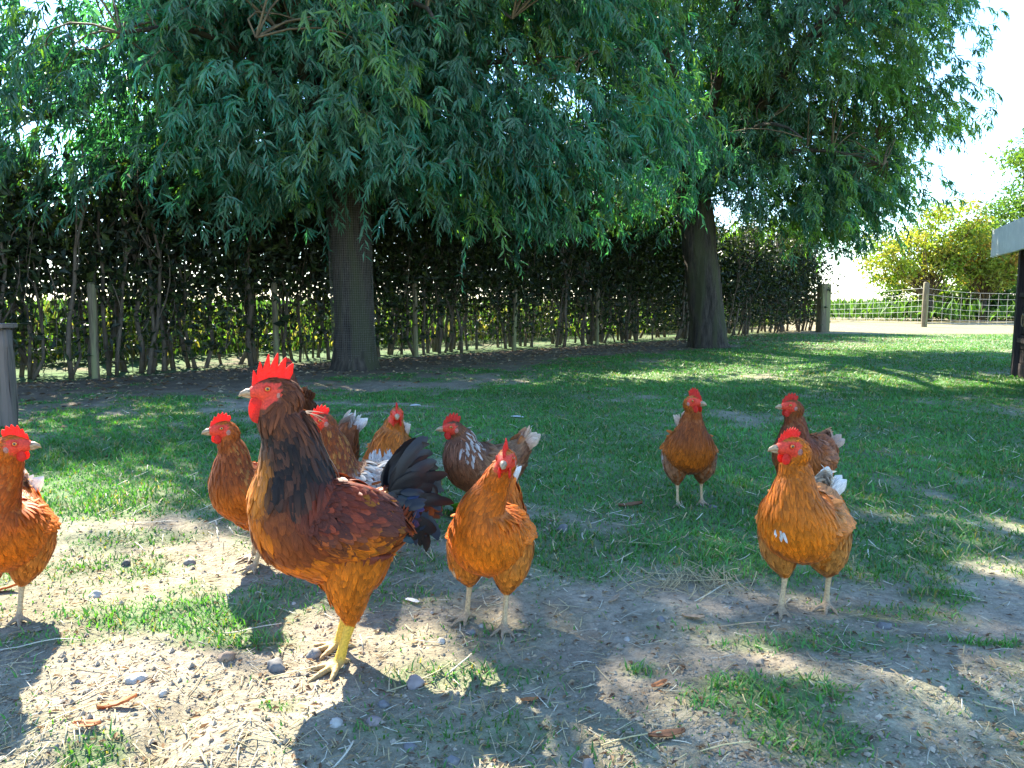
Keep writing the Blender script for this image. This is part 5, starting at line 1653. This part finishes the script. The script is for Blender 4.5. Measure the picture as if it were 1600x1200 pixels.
SG = (0.52, 0.44, 0.22); SP = (0.58, 0.53, 0.40)
for a in ((480, 865 + 175, 130, 0.5, SG, "long straw lying left of the rooster's feet"), (395, 985, 90, 0.25, SP, "pale straw on the grass left of the rooster"),
          (1545, 1124, 50, -0.9, SG, "single yellow straw in the shaded dirt at lower right"), (985, 1158, 100, 0.05, SG, "yellow stalk lying beside the curled brown leaf"),
          (1165, 986, 80, 0.02, (0.40, 0.30, 0.18), "long tan strip left of the right hen's foot"), (1130, 1180, 90, 0.15, SG, "straw across the lit turf at the bottom"),
          (720, 1035, 70, 1.0, SP, "upright-leaning straw right of the rooster"), (660, 1055, 130, 0.7, SG, "long straw in the rooster's shadow"),
          (100, 1130, 120, 0.9, SG, "long straw in the sunny dirt at lower left"), (60, 1010, 110, 0.3, SP, "pale straw below the leftmost hen"),
          (290, 1130, 60, -1.1, SP, "straw standing at the edge of the scratched hollow"), (240, 820, 80, 0.1, SP, "thin pale straw in the left grass"),
          (1060, 905, 110, -0.4, SG, "long straw on the straw heap"), (1110, 930, 90, 0.7, SP, "pale straw leaning on the straw heap"), (1085, 915, 120, -0.1, SG, "thick straw across the straw heap"),
          (990, 850, 90, -0.45, SG, "straw in the grass between the front hens"), (150, 1080, 100, 1.2, (0.40, 0.30, 0.18), "brown stalk in the sunny foreground"), (540, 1180, 70, 1.3, SP, "straw at the bottom left of the rooster's shadow")):
    long_straw(*a)
# loose straw heap between the front hens
mb = MB(); rr = np.random.default_rng(3)
hx, hy = ground(1075, 915)
for k in range(130):
    x = hx + rr.normal(0, 0.085); y = hy + rr.normal(0, 0.045)
    straw_geom(mb, x, y, rr.uniform(0, 3.14), rr.uniform(0.03, 0.11), rr.uniform(0.0015, 0.0032), rr.uniform(0, 0.03), rr.normal(0, .05), np.array([0.42, 0.34, 0.18]) * rr.uniform(.6, 1.25), (hx, hy, 0))
o = mb.build("straw_heap", M_STRAW); o.location = (hx, hy, 0)
tag(o, "loose heap of straw on the dirt between the two front hens", "straw", kind="stuff")


def fallen_leaf(px, py, wpx, c, ang, label, seed):
    r = np.random.default_rng(seed)
    x, y = ground(px, py); L = y / FPX * wpx
    nu, nv = 9, 5
    V = []
    for i in range(nu):
        u = i / (nu - 1); w = 0.36 * L * math.sin(math.pi * (0.04 + 0.93 * u)) ** 0.8 * (1 + r.uniform(-.12, .12))
        for j in range(nv):
            v = (j / (nv - 1) - 0.5) * 2
            V.append(((u - 0.5) * L, v * w * 0.5, 0.005 + abs(v) ** 1.5 * 0.10 * L + 0.12 * L * (u - 0.4) ** 2 * 2 + r.normal(0, 0.012 * L)))
    F = [(i * nv + j, (i + 1) * nv + j, (i + 1) * nv + j + 1, i * nv + j + 1) for i in range(nu - 1) for j in range(nv - 1)]
    mb = MB(); V = np.array(V); mb.add(V, np.array(F), np.array(c) * r.uniform(.8, 1.2, (len(V), 1)))
    o = mb.build("fallen_leaf", M_DRY); o.location = (x, y, gz(x, y)); o.rotation_euler = (r.normal(0, .12), r.normal(0, .12), ang)
    sm = o.modifiers.new("thick", 'SOLIDIFY'); sm.thickness = 0.0008
    tag(o, label, "leaf", "fallen leaves on the ground")


OR = (0.42, 0.17, 0.06); TN = (0.42, 0.30, 0.19); BR = (0.24, 0.11, 0.05)
for k, a in enumerate(((1042, 1162, 62, BR, 0.1, "curled dark brown leaf at the bottom centre"), (1030, 1077, 32, OR, 0.5, "rusty fallen leaf on the sunlit dirt"),
                       (1083, 972, 36, TN, -0.3, "dry tan leaf on the dark dirt left of the right hen"), (827, 1092, 30, OR, 0.2, "small orange leaf at the bottom centre left"),
                       (137, 1142, 46, OR, 0.0, "orange leaf lying in the sunny dirt at lower left"), (185, 1106, 60, OR, 0.35, "long orange-brown leaf above the lower-left orange leaf"),
                       (10, 917, 44, OR, 0.2, "reddish leaf behind the leftmost hen's foot"), (985, 786, 40, BR, 0.2, "dark bark-like leaf left of the dark-bellied hen"), (960, 945, 30, TN, 0.8, "pale tan leaf beside the straw heap"))):
    fallen_leaf(*a, 900 + k)


# broad-leaved weed behind the front hen
def dock():
    x, y = ground(722, 800)
    root = thing("leafy_weed", (x, y, gz(x, y)), "bright green broad-leaved weed growing behind the rooster's tail", "plant")
    r = np.random.default_rng(17)
    for k in range(9):
        a = r.uniform(0, 6.28); el = r.uniform(0.6, 1.3); L = r.uniform(0.09, 0.14)
        d = np.array([math.cos(a) * math.cos(el), math.sin(a) * math.cos(el), math.sin(el)])
        c = np.array([0.09, 0.24, 0.03]) * r.uniform(.75, 1.25)
        quill("leaf", np.array([0, 0, 0.0]) + r.normal(0, 0.012, 3) * [1, 1, 0], d, np.array([-math.cos(a) * math.sin(el), -math.sin(a) * math.sin(el), math.cos(el)]), L, L * 0.42, 1.1, c * 0.8, c, M_BRIGHT, root, 60 + k, 8, 0.5, 0, -0.2)


dock()


# shed feathers lying in the grass
for k, (px, py, wpx, a, lab) in enumerate(((640, 636, 16, 0.9, "small white feather in the grass behind the ginger hen"), (798, 652, 14, 0.1, "white feather lying in the grass right of the streak-necked hen"),
                                           (655, 945, 22, 2.4, "white feather on the ground between the rooster and the front hen"))):
    x, y = ground(px, py)
    o = quill("white_feather", (0, 0, 0.012), (math.cos(a), math.sin(a), 0.12), (0, 0, 1), y / FPX * wpx * 1.6, y / FPX * wpx * 0.5, 0.5, (0.6, 0.58, 0.55), (0.72, 0.7, 0.68), M_FEATHER, None, 640 + k, 8, 0.6)
    o.location = (x, y, gz(x, y)); tag(o, lab, "feather", "white feathers on the ground")
